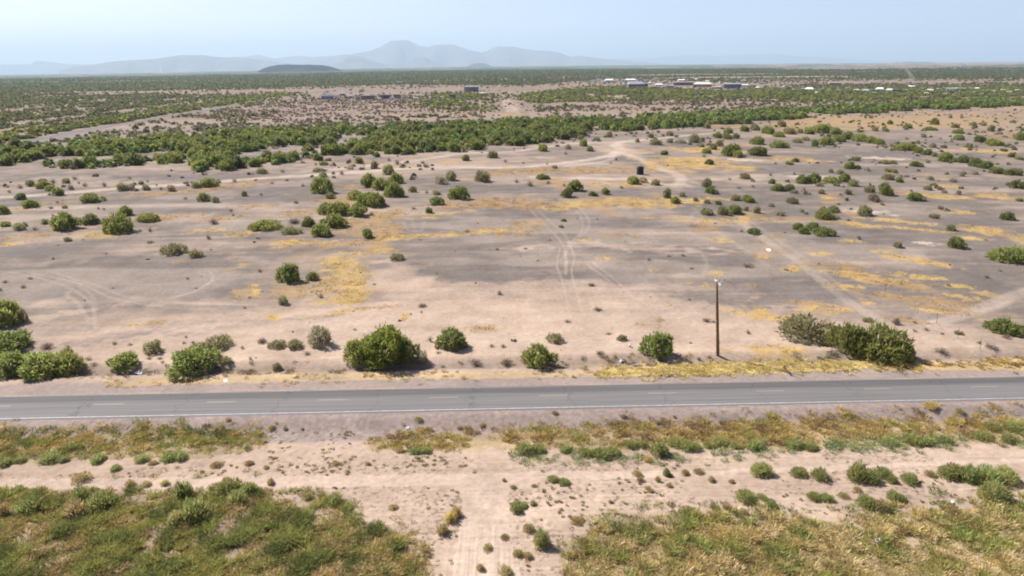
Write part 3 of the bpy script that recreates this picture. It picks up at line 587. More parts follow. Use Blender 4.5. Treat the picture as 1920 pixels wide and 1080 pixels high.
def ground_colour(x, y):
    D = np.hypot(x, y)
    px, py = project(x, y, 0.0)
    n1 = fbm(x / 22, y / 22, 31, 5); n2 = fbm(x / 5, y / 5, 32, 4); n3 = fbm(x / 90, y / 90, 33, 4)
    s = (x - RO[0]) * RN[0] + (y - RO[1]) * RN[1]; e = (x - RO[0]) * RE[0] + (y - RO[1]) * RE[1]
    c = SAND[None, :] * (1 + .22 * (n1 - .5) + .30 * (n2 - .5))[:, None]
    # bare grey soil, where the sandy crust is gone
    g = np.zeros(len(x))
    for el in ellipses(GREYS):
        k, m = ell_mask(x, y, el, 1.1, .22, 41, .35)
        if m is None: continue
        w = float(el[4]) if el[4] else .7
        g[k] = np.maximum(g[k], m * w)
    nz = fbm(x / 34, y / 17, 35, 5); nf = fbm(x / 6, y / 3.5, 38, 4)
    base = smooth(96, 122, D + 14 * (nz - .5)) * (1 - smooth(430, 620, D))
    sandy = np.zeros(len(x))
    for el in ellipses(SANDY):
        k, m = ell_mask(x, y, el, 1.3, .3, 44, .3)
        if m is None: continue
        sandy[k] = np.maximum(sandy[k], m * float(el[4]))
    lvl = np.clip(.74 * base + .80 * g, 0, 1.15) * (1 - sandy)
    g = np.clip(lvl + 1.0 * (nz - .5) * (.25 + lvl) + .50 * (nf - .5) * (.15 + lvl), 0, 1) * smooth(86, 104, D)
    streak = fbm(e / 26, s / 1.7, 36, 4)
    g = np.clip(g + .7 * (streak - .5) * smooth(88, 104, D) * (1 - smooth(260, 330, D)), 0, 1)
    c = c * (1 - g[:, None]) + (GREYS_C * (1 + .30 * (n2 - .5)[:, None])) * g[:, None]
    # pale windblown skins
    p = .25 * smooth(.54, .70, fbm(x / 30 + 5, y / 13, 37, 4)) * smooth(95, 130, D) * (1 - smooth(330, 500, D))
    c = c * (1 - p[:, None]) + PALE * p[:, None]
    # wheel tracks and dirt lanes
    for pts, hw, st in TRACKS:
        k, m = track_mask(x, y, pts, hw)
        if m is None: continue
        m = (m * st * (.55 + .6 * fbm(x[k] / 4, y[k] / 4, 51, 3)))[:, None] * (.32 if hw < .9 else .55 if hw < 1.4 else .85)
        c[k] = c[k] * (1 - m) + PALE * m
    # dry grass
    for el in ellipses(YELLOW):
        t = el[4]
        k, m = ell_mask(x, y, el, 1.25, .30, 61, .5)
        if m is None: continue
        sc = np.clip(D[k] / 90, .8, 4)
        br = .45 + .55 * smooth(.30, .62, fbm(x[k] / (1.7 * sc), y[k] / (1.7 * sc), 62, 4))
        if t == 'p': m = (m * .8)[:, None]; c[k] = c[k] * (1 - m) + PALE * m; continue
        m = (m * br * (.92 if t == 'y' else .85))[:, None]
        c[k] = c[k] * (1 - m) + (YEL_C if t == 'y' else ORA_C) * (.85 + .3 * n2[k][:, None]) * m
    w = .6 * smooth(.56, .70, fbm(x / 8, y / 8, 63, 4)) * smooth(.48, .60, fbm(x / 45, y / 45, 64, 3)) * smooth(100, 130, D) * (1 - smooth(600, 800, D)) * smooth(350, 800, px)
    c = c * (1 - w[:, None]) + ORA_C * 1.15 * w[:, None]
    # the strip along the road
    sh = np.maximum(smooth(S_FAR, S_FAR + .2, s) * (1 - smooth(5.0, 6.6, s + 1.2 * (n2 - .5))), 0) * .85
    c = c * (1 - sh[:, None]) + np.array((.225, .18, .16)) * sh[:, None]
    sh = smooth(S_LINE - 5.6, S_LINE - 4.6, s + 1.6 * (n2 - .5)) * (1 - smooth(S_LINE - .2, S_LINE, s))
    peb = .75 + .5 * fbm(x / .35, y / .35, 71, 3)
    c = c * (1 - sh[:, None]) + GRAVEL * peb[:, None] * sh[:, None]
    ditch_shade = np.exp(-((s - 8.4) / 1.0) ** 2) * .75 * (.4 + n2)  # shadow line along the far roadside ditch, painted into the soil colour
    c = c * (1 - ditch_shade[:, None]) + np.array((.15, .118, .10)) * ditch_shade[:, None]
    # soil and leaf litter under the dense weeds
    for poly, cc, f in ((POLY_L, (.20, .155, .085), .5), (POLY_R, (.25, .195, .10), .6), (POLY_VL, (.22, .18, .09), .6), (POLY_VR, (.26, .195, .095), .6),
                        (POLY_YB, (.44, .34, .14), .95), (POLY_YO, (.36, .26, .11), .8), (POLY_YL, (.40, .29, .14), .55), (POLY_GOLD, (.27, .20, .10), .22),
                        (POLY_BR, (.25, .19, .13), .5), (POLY_BL, (.25, .19, .13), .5), (POLY_BR2, (.27, .21, .13), .5)):
        b = np.array(poly); k = np.nonzero((px > b[:, 0].min() - 40) & (px < b[:, 0].max() + 40) & (py > b[:, 1].min() - 20) & (py < b[:, 1].max() + 20) & (D < 260))[0]
        if len(k) == 0: continue
        m = poly_soft(px[k], py[k], poly, x[k], y[k], 2.0 if poly is not POLY_GOLD else 5.0, 12 if D[k].min() < 60 else 10 if poly is POLY_GOLD else 6) * f
        c[k] = c[k] * (1 - m[:, None]) + np.array(cc) * (.8 + .5 * n2[k])[:, None] * m[:, None]
    # graded sand lane and the wheel lines that run along it
    nearf = smooth(S_LINE - 11, S_LINE - 14, s) if False else (1 - smooth(S_LINE - 9.5, S_LINE - 8.0, s))
    ln = fbm(e / 9, s / .22, 81, 3)
    c = c * (1 + nearf * .26 * (ln - .5))[:, None]
    kk = np.nonzero(D < 90)[0]
    for poly in (POLY_LANE, POLY_LANE2):
        m = poly_soft(px[kk], py[kk], poly, x[kk], y[kk], 1.5, 7)[:, None] * .75
        c[kk] = c[kk] * (1 - m) + np.array((.400, .310, .242)) * (.93 + .14 * n2[kk][:, None]) * m
        nearf[kk] = nearf[kk] * (1 - m[:, 0])
    clod = smooth(.60, .72, fbm(x / .28, y / .28, 82, 2)) * smooth(.40, .6, fbm(x / 6, y / 6, 83, 3)) * nearf
    c = c * (1 - .38 * clod)[:, None]
    # far plain: what is too far to see as single shrubs
    far = smooth(1500, 3200, D)
    az = np.arctan2(x, np.maximum(y, 1))
    q1 = fbm(x / 700, y / 260, 91, 5); q2 = fbm(x / 160, y / 110, 92, 4)
    tan = smooth(.60 - .10 * smooth(.1, .5, az), .72 - .10 * smooth(.1, .5, az), q1 + .22 * (q2 - .5) + .16 * smooth(.15, .5, az) * smooth(2500, 5000, D))
    gr = np.array((.060, .075, .040)) * (1 + .7 * (q2 - .5))[:, None]
    tc = np.array((.19, .145, .112)) * (1 + .5 * (q2 - .5))[:, None]
    fc = gr * (1 - tan[:, None]) + tc * tan[:, None]
    c = c * (1 - far[:, None]) + fc * far[:, None]
    mid = smooth(330, 480, D) * (1 - far)
    pk = np.array((.180, .134, .106)) * (1 + .35 * (n3 - .5) + .25 * (n1 - .5))[:, None]
    keepy = np.clip(np.abs(c - SAND).sum(1) * 4, 0, .9)
    mm = (mid * (1 - keepy))[:, None]
    c = c * (1 - mm) + pk * mm
    return np.clip(c, .01, .9)

def build_ground():
    a = []
    d = math.radians(52)
    while d > .0012:
        a.append(d); d -= .00115 if d > .10 else .00062
    a = np.array(a + [.0011, .0009, .0007]); D = CAMZ / np.tan(a); D = np.append(D[D < 50000], [57500.0])
    az = np.linspace(-.93, .93, 1040)
    A, DD = np.meshgrid(az, D)
    X = (DD * np.sin(A)).ravel(); Y = (DD * np.cos(A)).ravel(); Z = gz(X, Y)
    s = (X - RO[0]) * RN[0] + (Y - RO[1]) * RN[1]; e = (X - RO[0]) * RE[0] + (Y - RO[1]) * RE[1]
    nr = (1 - smooth(S_LINE - 9.5, S_LINE - 8.0, s)) * (DD.ravel() < 90)
    Z = Z + nr * .05 * (fbm(e / 8, s / .3, 81, 2) - .5)
    px, py = project(X, Y, 0)
    lane = nr * in_poly(px, py, [(850, 985), (940, 985), (1040, 1200), (800, 1200)])
    Z = Z + lane * .07 * (fbm(X / .22, Y / 7, 86, 2) - .5)
    C = ground_colour(X, Y)
    nr_, nc = DD.shape
    i = np.arange(nr_ * nc).reshape(nr_, nc)
    F = np.stack([i[:-1, :-1], i[:-1, 1:], i[1:, 1:], i[1:, :-1]], -1).reshape(-1, 4)
    m, nt, out = new_mat('desert_soil')
    b = N(nt, 'ShaderNodeBsdfPrincipled'); b.inputs['Roughness'].default_value = 1.0; b.inputs['Specular IOR Level'].default_value = .1
    at_ = N(nt, 'ShaderNodeAttribute', attribute_name='Col'); tc = N(nt, 'ShaderNodeTexCoord')
    n1 = N(nt, 'ShaderNodeTexNoise'); n1.inputs['Scale'].default_value = 1.6; n1.inputs['Detail'].default_value = 8; n1.inputs['Roughness'].default_value = .7
    n2 = N(nt, 'ShaderNodeTexNoise'); n2.inputs['Scale'].default_value = .16; n2.inputs['Detail'].default_value = 6; n2.inputs['Roughness'].default_value = .65
    ad = N(nt, 'ShaderNodeMath', operation='ADD'); mr = N(nt, 'ShaderNodeMapRange')
    mr.inputs[1].default_value = .6; mr.inputs[2].default_value = 1.4; mr.inputs[3].default_value = .66; mr.inputs[4].default_value = 1.34
    for n in (n1, n2): nt.links.new(tc.outputs['Object'], n.inputs['Vector'])
    nt.links.new(n1.outputs['Fac'], ad.inputs[0]); nt.links.new(n2.outputs['Fac'], ad.inputs[1]); nt.links.new(ad.outputs[0], mr.inputs[0])
    sc = N(nt, 'ShaderNodeVectorMath', operation='SCALE')
    nt.links.new(at_.outputs['Color'], sc.inputs[0]); nt.links.new(mr.outputs[0], sc.inputs['Scale'])
    nt.links.new(sc.outputs[0], b.inputs['Base Color'])
    bp = N(nt, 'ShaderNodeBump'); bp.inputs['Strength'].default_value = .35; bp.inputs['Distance'].default_value = .08
    n3 = N(nt, 'ShaderNodeTexNoise'); n3.inputs['Scale'].default_value = 4.5; n3.inputs['Detail'].default_value = 4
    nt.links.new(tc.outputs['Object'], n3.inputs['Vector']); nt.links.new(n3.outputs['Fac'], bp.inputs['Height'])
    nt.links.new(bp.outputs[0], b.inputs['Normal'])
    nt.links.new(b.outputs[0], out.inputs[0])
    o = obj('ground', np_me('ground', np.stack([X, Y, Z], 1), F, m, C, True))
    tag(o, 'bare sandy desert plain with grey soil patches, dry grass and wheel tracks', 'ground', None, 'structure')
build_ground()

# ------------------------------------------------------------------ the paved road
def road_xyz(e, s, z): return (RO[0] + RE[0] * e + RN[0] * s, RO[1] + RE[1] * e + RN[1] * s, z)

def asphalt(name, base, lines=True):
    m, nt, out = new_mat(name); L = nt.links.new
    b = N(nt, 'ShaderNodeBsdfPrincipled'); b.inputs['Roughness'].default_value = .85; b.inputs['Specular IOR Level'].default_value = .25
    uv = N(nt, 'ShaderNodeAttribute', attribute_name='along'); sx = N(nt, 'ShaderNodeSeparateXYZ'); L(uv.outputs['Vector'], sx.inputs[0])
    n1 = N(nt, 'ShaderNodeTexNoise'); n1.inputs['Scale'].default_value = 9; n1.inputs['Detail'].default_value = 6; L(uv.outputs['Vector'], n1.inputs['Vector'])
    mp = N(nt, 'ShaderNodeMapping'); mp.inputs['Scale'].default_value = (.035, 1.5, 1); L(uv.outputs['Vector'], mp.inputs['Vector'])
    n2 = N(nt, 'ShaderNodeTexNoise'); n2.inputs['Scale'].default_value = 1.6; n2.inputs['Detail'].default_value = 5; L(mp.outputs[0], n2.inputs['Vector'])
    ramp = N(nt, 'ShaderNodeValToRGB'); ramp.color_ramp.elements[0].position = .3; ramp.color_ramp.elements[1].position = .72
    ramp.color_ramp.elements[0].color = (*[v * .78 for v in base], 1); ramp.color_ramp.elements[1].color = (*[v * 1.18 for v in base], 1)
    ad = N(nt, 'ShaderNodeMath', operation='MULTIPLY_ADD'); ad.inputs[1].default_value = .22; L(n1.outputs['Fac'], ad.inputs[0])
    sb = N(nt, 'ShaderNodeMath', operation='MULTIPLY'); sb.inputs[1].default_value = .8; L(n2.outputs['Fac'], sb.inputs[0]); L(sb.outputs[0], ad.inputs[2])
    L(ad.outputs[0], ramp.inputs[0])
    # thermal cracks across the lanes
    n3 = N(nt, 'ShaderNodeTexNoise'); n3.inputs['Scale'].default_value = .8; n3.inputs['Detail'].default_value = 4; L(uv.outputs['Vector'], n3.inputs['Vector'])
    wx = N(nt, 'ShaderNodeMath', operation='MULTIPLY_ADD'); wx.inputs[1].default_value = 5.0; L(n3.outputs['Fac'], wx.inputs[0]); L(sx.outputs['X'], wx.inputs[2])
    fr = N(nt, 'ShaderNodeMath', operation='PINGPONG'); fr.inputs[1].default_value = 5.3; L(wx.outputs[0], fr.inputs[0])
    ck = N(nt, 'ShaderNodeMapRange'); ck.inputs[1].default_value = .02; ck.inputs[2].default_value = .10; ck.inputs[3].default_value = .62; ck.inputs[4].default_value = 1; L(fr.outputs[0], ck.inputs[0])
    # worn darker strip where the far lane was resealed
    bd = N(nt, 'ShaderNodeMapRange', interpolation_type='SMOOTHSTEP'); bd.inputs[1].default_value = S_FAR - 1.95; bd.inputs[2].default_value = S_FAR - 1.55; bd.inputs[3].default_value = 1.0; bd.inputs[4].default_value = .72; L(sx.outputs['Y'], bd.inputs[0])
    bd2 = N(nt, 'ShaderNodeMapRange', interpolation_type='SMOOTHSTEP'); bd2.inputs[1].default_value = .0; bd2.inputs[2].default_value = .5; bd2.inputs[3].default_value = 1.0; bd2.inputs[4].default_value = .93; L(sx.outputs['Y'], bd2.inputs[0])
    ml = N(nt, 'ShaderNodeMath', operation='MULTIPLY'); L(ck.outputs[0], ml.inputs[0]); L(bd.outputs[0], ml.inputs[1])
    m2 = N(nt, 'ShaderNodeMath', operation='MULTIPLY'); L(ml.outputs[0], m2.inputs[0]); L(bd2.outputs[0], m2.inputs[1])
    sc = N(nt, 'ShaderNodeVectorMath', operation='SCALE'); L(ramp.outputs[0], sc.inputs[0]); L(m2.outputs[0] if lines else ml.outputs[0], sc.inputs['Scale'])
    L(sc.outputs[0], b.inputs['Base Color']); L(b.outputs[0], out.inputs[0])
    return m

def strip(name, e0, e1, s0, s1, z, mat, parent=None, n=60, wig=0.0):
    E = np.linspace(e0, e1, n + 1); V = []; UV = []
    for e in E:
        for k, s in enumerate((s0, s1)):
            w = wig * (fbm(np.array(e / 3.0), np.array(7.0 + k * 5), 5, 3) - .5)
            V.append(road_xyz(e, s + w, z)); UV.append((e, s + w, 0))
    F = [(2*i, 2*i+2, 2*i+3, 2*i+1) for i in range(n)]
    me = np_me(name, V, F, mat)
    a = me.attributes.new('along', 'FLOAT_VECTOR', 'POINT'); a.data.foreach_set('vector', np.array(UV, np.float32).ravel())
    return obj(name, me, parent)

def paint(name, rgb, wear):
    m, nt, out = new_mat(name); L = nt.links.new
    b = N(nt, 'ShaderNodeBsdfPrincipled'); b.inputs['Roughness'].default_value = .7
    uv = N(nt, 'ShaderNodeAttribute', attribute_name='along'); n1 = N(nt, 'ShaderNodeTexNoise'); n1.inputs['Scale'].default_value = 2.2; n1.inputs['Detail'].default_value = 7; n1.inputs['Roughness'].default_value = .75
    L(uv.outputs['Vector'], n1.inputs['Vector'])
    mr = N(nt, 'ShaderNodeMapRange'); mr.inputs[1].default_value = .35; mr.inputs[2].default_value = .65; mr.inputs[3].default_value = wear[0]; mr.inputs[4].default_value = wear[1]; L(n1.outputs['Fac'], mr.inputs[0])
    mx = N(nt, 'ShaderNodeMix', data_type='RGBA'); mx.inputs[6].default_value = (.148, .138, .134, 1); mx.inputs[7].default_value = (*rgb, 1)
    L(mr.outputs[0], mx.inputs[0]); L(mx.outputs[2], b.inputs['Base Color']); L(b.outputs[0], out.inputs[0])
    return m
M_ASPH = asphalt('old_asphalt', (.143, .134, .131))
M_LINE = paint('white_line_paint', (.50, .49, .47), (.25, .85)); M_FAINT = paint('worn_line_paint', (.42, .38, .34), (.0, .5)); M_DASH = paint('yellow_line_paint', (.34, .28, .17), (.3, .75))
road = strip('road', -330, 330, S_LINE - .42, S_FAR, .012, M_ASPH, None, 440, .22)
tag(road, 'straight two lane grey asphalt road crossing the whole picture', 'road', None, 'structure')
strip('edge_line', -330, 330, S_LINE - .07, S_LINE + .07, .018, M_LINE, road, 200, .03)
strip('edge_line', -330, 330, S_FAR - .22, S_FAR - .10, .018, M_FAINT, road, 200, .05)
for k in range(-7, 16):
    x0 = k * 12.19
    if abs(x0) < 260: strip('lane_dash', x0 - 1.6, x0 + 1.6, -.07, .07, .018, M_DASH, road, 6, .02)

# ------------------------------------------------------------------ the second road, far left
def ribbon(name, pts, hw, mat, z=.03):
    L = spline(pts, 10); V = []; UV = []; d = 0
    for i, p in enumerate(L):
        t = L[min(i + 1, len(L) - 1)] - L[max(i - 1, 0)]; t = t / np.linalg.norm(t); nn = np.array([-t[1], t[0]])
        if i: d += np.linalg.norm(L[i] - L[i - 1])
        for s in (-hw, hw):
            q = p + nn * s; V.append((q[0], q[1], float(gz(q[0], q[1])) + z)); UV.append((d, s, 0))
    F = [(2*i, 2*i+1, 2*i+3, 2*i+2) for i in range(len(L) - 1)]
    me = np_me(name, V, F, mat)
    a = me.attributes.new('along', 'FLOAT_VECTOR', 'POINT'); a.data.foreach_set('vector', np.array(UV, np.float32).ravel())
    return obj(name, me)
FAR_ROAD = [(-300, 318), (-120, 294), (0, 274), (60, 266), (140, 249), (210, 236), (270, 228), (320, 217), (400, 205), (470, 191), (530, 182), (600, 172), (680, 163), (800, 155)]
FR_L = np.vstack([spline(FAR_ROAD, 10), spline(TRACKS[-2][0], 10), spline(TRACKS[-1][0], 10)])
o = ribbon('far_road', FAR_ROAD, 4.6, asphalt('far_asphalt', (.12, .108, .102), False), .04)
tag(o, 'second paved road curving away between shrubs at the far left', 'road', None, 'structure')
# ------------------------------------------------------------------ words that tell plants apart
LANDMARKS = [('the wooden utility pole', 1346, 667), ('the black water tank', 1200, 329), ('the leafy roadside tree', 720, 684), ('the widest roadside bush', 1645, 678),
             ('the golden grass patch', 640, 530), ('the crowded bush clump', 650, 405), ('the diagonal bush row', 1760, 300), ('the sandy turnoff', 930, 900), ('the pale dirt lane', 330, 350),
             ('the crossing tyre tracks', 1062, 470), ('the left verge weeds', 250, 830), ('the yellow grass verge', 1400, 690),
             ('the big dark house', 1192, 164), ('the white roofed carport', 1373, 166), ('the grey far house', 614, 186), ('the white roofed barn', 884, 172), ('the long white roof', 1804, 169), ('the blue grey house', 1622, 174)]
SIZE = ('tiny', 'small', 'mid-sized', 'large')
NTH = ['leftmost', 'second from left', 'third from left', 'fourth from left', 'fifth from left', 'sixth from left', 'seventh from left', 'eighth from left', 'ninth from left', 'tenth from left',
       'eleventh from left', 'twelfth from left', 'thirteenth from left', 'fourteenth from left', 'fifteenth from left', 'sixteenth from left', 'seventeenth from left', 'eighteenth from left', 'nineteenth from left', 'twentieth from left']
PENDING = []
def where(px, py):
    best = None
    for n, lx, ly in LANDMARKS:
        d = math.hypot(px - lx, (py - ly) * 2.6)
        if best is None or d < best[0]: best = (d, n, px - lx, (py - ly) * 2.6)
    d, n, dx, dy = best
    h = 'left of' if dx < 0 else 'right of'; v = 'behind' if dy < 0 else 'before'
    if abs(dx) > 2.2 * abs(dy): rel = h
    elif abs(dy) > 2.2 * abs(dx): rel = v
    else: rel = v + ' and ' + h
    return ('just ' if d < 60 else 'far ' if d > 260 else '') + rel + ' ' + n

def later(o, words, px, py): PENDING.append((o, words + ' ' + where(px, py), px, py))
def settle():
    g = {}
    for t in PENDING: g.setdefault(t[1], []).append(t)
    for k, L in g.items():
        if len(L) == 1: L[0][0]['label'] = k; continue
        L.sort(key=lambda t: t[2])
        for i, t in enumerate(L): t[0]['label'] = k + ', ' + (NTH[i] if i < len(L) - 1 else 'rightmost')

LOOK = {'G': 'bright green', 'K': 'dark green', 'O': 'olive', 'Y': 'grey-green', 'W': 'green', 'D': 'dark', 'V': 'olive', 'R': 'rusty brown', 'H': 'yellow'}
def rows(t, n):
    for q in t.replace('\n', ';').split(';'):
        w = q.split()
        if len(w) >= n: yield w

def plant_size(px, py, w, h, fr=.34):
    """foot and true size of a plant from its place and extent in the photo"""
    x, y, z = at(px, py)
    th = math.atan2(CAMZ, math.hypot(x, y)); k = ppm(x, y, z)
    wm = w / k
    x, y, z = at(px, py - fr * w * math.sin(th))
    k = ppm(x, y, z); wm = w / k
    hm = max((h / k - .38 * wm * math.sin(th)) / math.cos(th), .30 * wm)
    return x, y, z, wm, hm

count = {}
def place(kind, px, py, w, h, name, cat, words, group):
    x, y, z, wm, hm = plant_size(px, py, w, h)
    hi = w > 19
    i = count[kind] = count.get(kind, -1) + 1
    f, s, H = proto(kind, hi)[i % 4 if kind != 'B' else i % 4]
    sc = (wm * 1.02, wm * (1.0 + .16 * math.sin(i * 2.1)), min(hm / H, wm * 1.7))
    rz = i * 2.399
    if s is not None and w >= 16:
        o = empty(name, (x, y, z), rz)
        a = obj(f.name.split('.')[0], f, o); b = obj(s.name.split('.')[0], s, o)
        a.scale = sc; b.scale = (sc[0], sc[1], sc[2])
    else:
        o = obj(name, f, None, (x, y, z)); o.rotation_euler = (0, 0, rz); o.scale = sc
    tag(o, None, cat, group)
    later(o, words, px, py)
    return o

LATE = []
S = sorted(rows(SHRUBS, 5), key=lambda w: -float(w[2]) * float(w[3]))
for n, w in enumerate(S):
    px, py, ww, hh = map(float, w[:4])
    if n >= 298: LATE.append((px, py, ww, hh, w[4])); continue
    wm = plant_size(px, py, ww, hh)[3]
    sz = SIZE[0 if wm < 1.6 else 1 if wm < 2.8 else 2 if wm < 4.6 else 3]
    shp = 'low' if hh < .48 * ww else 'upright' if hh > .8 * ww else 'rounded'
    place(w[4], px, py, ww, hh, 'desert_shrub', 'shrub', f'{sz} {shp} {LOOK[w[4]]} shrub', 'desert shrubs dotted over the plain')
for w in rows(DEADS, 4):
    px, py, ww, hh = map(float, w[:4])
    shp = 'flat' if hh < .4 * ww else 'bushy'
    sz = 'wide' if ww > 15 else 'small'
    place('B', px, py, ww, hh + 2, 'dead_bush', 'dead bush', f'{sz} {shp} dead bush', 'dead bushes lying about the plain')
for w in rows(WEEDS, 5):
    px, py, ww, hh = map(float, w[:4])
    sz = 'small' if ww < 20 else 'medium' if ww < 40 else 'broad'
    place(w[4], px, py, ww * 1.05, hh * (.75 if 800 < py < 890 else .9), 'weed_clump', 'weed', f'{sz} {LOOK[w[4]]} weed clump', 'weed clumps on the near sand')

# the one real tree beside the road: trunk and limbs show under its crown
def roadside_tree():
    x, y, z, wm, hm = plant_size(722, 688, 104, 84, .25)
    o = empty('mesquite_tree', (x, y, z))
    tag(o, 'tall leafy green mesquite tree with forked trunk beside the road', 'tree')
    P, A, S_, L, W, r = lobed(77, 7500, 10, .80, .040, dense=.6, base=.14, stray=.22)
    V, F = cards(P, A, S_, L, W)
    c = tint(r, len(P), (.225, .25, .055), .28, .1)
    a = obj('crown', np_me('crown', V, F, M_LEAF, np.repeat(c, 4, 0)), o); a.scale = (wm * 1.05, wm * .95, hm * 1.12)
    mb = MB()
    R = random.Random(5)
    mb.tube([(0, 0, -.1), (.05, 0, .5), (.0, 0, .9)], [.24, .2, .17], 9)
    for k in range(7):
        b = 2 * PI * k / 7 + R.random() * .5; q = wm * (.16 + .18 * R.random())
        m = (q * .45 * math.cos(b), q * .45 * math.sin(b), .9 + hm * .2)
        t = (q * math.cos(b), q * math.sin(b), hm * (.6 + .25 * R.random()))
        mb.tube([(0, 0, .75), m, t], [.13, .085, .03], 6)
        for j in range(2):
            b2 = b + R.uniform(-.8, .8); mb.tube([m, (m[0] + .7 * math.cos(b2), m[1] + .7 * math.sin(b2), m[2] + hm * .2)], [.06, .02], 5)
    mb.build('trunk', M_BARK, o)
roadside_tree()
for px, py, ww, hh in ((760, 684, 56, 52),):
    o = place('G', px, py, ww, hh, 'desert_shrub', 'shrub', 'broad green shrub', 'desert shrubs dotted over the plain')

# ------------------------------------------------------------------ ground cover nobody could count
def stuff_tufts(name, parts, label, cat, seed, bw=.045, nb=34, lean=.55):
    r = np.random.default_rng(seed); XS = []; HS = []; SS = []; CS = []
    for poly, dens, mix, h, sp, patch, thr in parts:
        x, y = sample_poly(poly, dens, r)
        x = x + r.normal(size=len(x)) * .5; y = y + r.normal(size=len(x)) * .7
        qx, qy = project(x, y, 0); ln = ~(in_poly(qx, qy, POLY_LANE) | in_poly(qx, qy, POLY_LANE2)); x, y = x[ln], y[ln]
        k = fbm(x / patch, y / patch, seed + 3, 4) + .10 * (r.random(len(x)) - .5) > thr
        x = x[k]; y = y[k]; n = len(x)
        if n == 0: continue
        zc = fbm(x / 1.7, y / 1.7, seed + 9, 3) + .13 * (r.random(n) - .5)
        order = np.argsort(np.argsort(zc)) / max(n, 1)
        C = np.zeros((n, 3)); lo = 0
        for wgt, cc in mix:
            q = (order >= lo) & (order <= lo + wgt); C[q] = cc; lo += wgt
        C[C.sum(1) == 0] = mix[-1][1]
        C *= 1 + .22 * (r.random((n, 1)) * 2 - 1)
        XS.append(np.stack([x, y, gz(x, y)], 1)); HS.append(h * (.5 + .5 * r.random(n)) * (.5 + 1.1 * smooth(.3, .7, fbm(x / 1.3, y / 1.3, seed + 4, 2)))); SS.append(sp * (.7 + .6 * r.random(n))); CS.append(C)
    X = np.concatenate(XS)
    return tuft_mass(name, X[:, 0], X[:, 1], X[:, 2], np.concatenate(HS), np.concatenate(SS), np.concatenate(CS), nb, label, cat, seed, bw, lean)

DKW = (.185, .205, .068); MIDW = (.30, .32, .10); BRW = (.21, .16, .08); PTAN = (.66, .54, .28); YG = (.42, .39, .12)
POLY_LT = [(-200,925),(100,905),(300,900),(460,900),(600,925),(720,975),(800,1000),(700,1010),(500,960),(300,945),(-200,985)]
POLY_LC = [(-250,985),(60,965),(250,945),(420,940),(560,960),(660,985),(740,1010),(790,1040),(800,1160),(-250,1160)]
POLY_RT = [(1060,1005),(1120,975),(1240,955),(1500,960),(1700,940),(2100,925),(2100,965),(1700,985),(1300,995),(1090,1040),(1050,1060)]
POLY_RC = [(1075,1040),(1120,1000),(1330,975),(1600,985),(1800,962),(2100,950),(2150,1160),(1050,1160)]
stuff_tufts('green_weeds', [
    (POLY_LT, 7.0, [(.25, DKW), (.50, MIDW), (.25, YG)], .36, .34, 2.2, .53),
    (POLY_LC, 8.0, [(.30, DKW), (.42, MIDW), (.28, YG)], .44, .36, 2.6, .37),
    (POLY_RT, 5.0, [(.2, DKW), (.5, MIDW), (.3, YG)], .36, .34, 2.2, .52),
    (POLY_RC, 6.0, [(.12, DKW), (.50, (.29, .325, .10)), (.38, (.40, .39, .12))], .44, .36, 2.0, .52),
    (POLY_VL, 5.0, [(.2, DKW), (.45, MIDW), (.35, YG)], .32, .34, 2.6, .44),
    (POLY_GR, 4.4, [(.7, (.31, .355, .165)), (.3, (.37, .39, .19))], .32, .34, 2.2, .50),
], 'dense green weeds covering both lower corners and the near verge', 'weeds', 11, .026, 46, .9)
stuff_tufts('dry_grass', [
    (POLY_LT, 4.0, [(.4, TAN), (.3, YG), (.3, RUST)], .28, .30, 2.0, .54),
    (POLY_LC, 7.0, [(.30, TAN), (.25, PTAN), (.20, RUST), (.25, YG)], .34, .32, 2.0, .43),
    (POLY_RT, 5.0, [(.4, TAN), (.3, YG), (.3, RUST)], .28, .30, 2.0, .51),
    (POLY_RC, 12.0, [(.34, (.60, .49, .215)), (.30, PTAN), (.28, (.40, .37, .12)), (.08, RUST)], .36, .34, 1.8, .27),
    (POLY_VL, 6.0, [(.6, YEL), (.4, (.42, .37, .12))], .30, .32, 2.4, .36),
    (POLY_VR, 9.5, [(.18, RUST), (.37, (.50, .39, .14)), (.25, YEL), (.20, YG)], .30, .34, 2.6, .31),
    (POLY_SP, 2.2, [(.5, (.32, .26, .14)), (.5, (.34, .30, .15))], .13, .16, 2.5, .46),
    (POLY_SAND, 1.5, [(.5, (.34, .27, .15)), (.5, (.34, .33, .17))], .13, .13, 3.0, .50),
    ([(470,1035),(600,1003),(700,1005),(770,1015),(795,1060),(790,1160),(400,1160)], 8.0, [(.45, (.62, .48, .21)), (.40, PTAN), (.15, RUST)], .36, .32, 1.8, .38),
    (POLY_YB, 12.0, [(.6, (.74, .63, .29)), (.4, (.66, .55, .22))], .28, .28, 3.0, .12),
    (POLY_YO, 6.0, [(.5, (.64, .49, .18)), (.5, RUST)], .28, .27, 3.0, .40),
    (POLY_YL, 2.8, [(.5, (.62, .49, .23)), (.5, TAN)], .18, .24, 4.0, .50),
    (POLY_BR, 2.2, [(.7, (.27, .21, .14)), (.3, TAN)], .26, .24, 3.0, .45),
    (POLY_BL, 2.2, [(.7, (.29, .23, .14)), (.3, TAN)], .26, .24, 3.0, .45),
    (POLY_BR2, 2.6, [(.5, (.28, .25, .16)), (.5, YEL)], .28, .26, 3.0, .43),
    (POLY_BV, 1.3, [(.5, (.27, .21, .14)), (.25, (.22, .18, .13)), (.25, TAN)], .26, .26, 3.0, .47),
], 'dry yellow and tan grass along the road verges and lower right', 'grass', 12, .026, 40, .95)

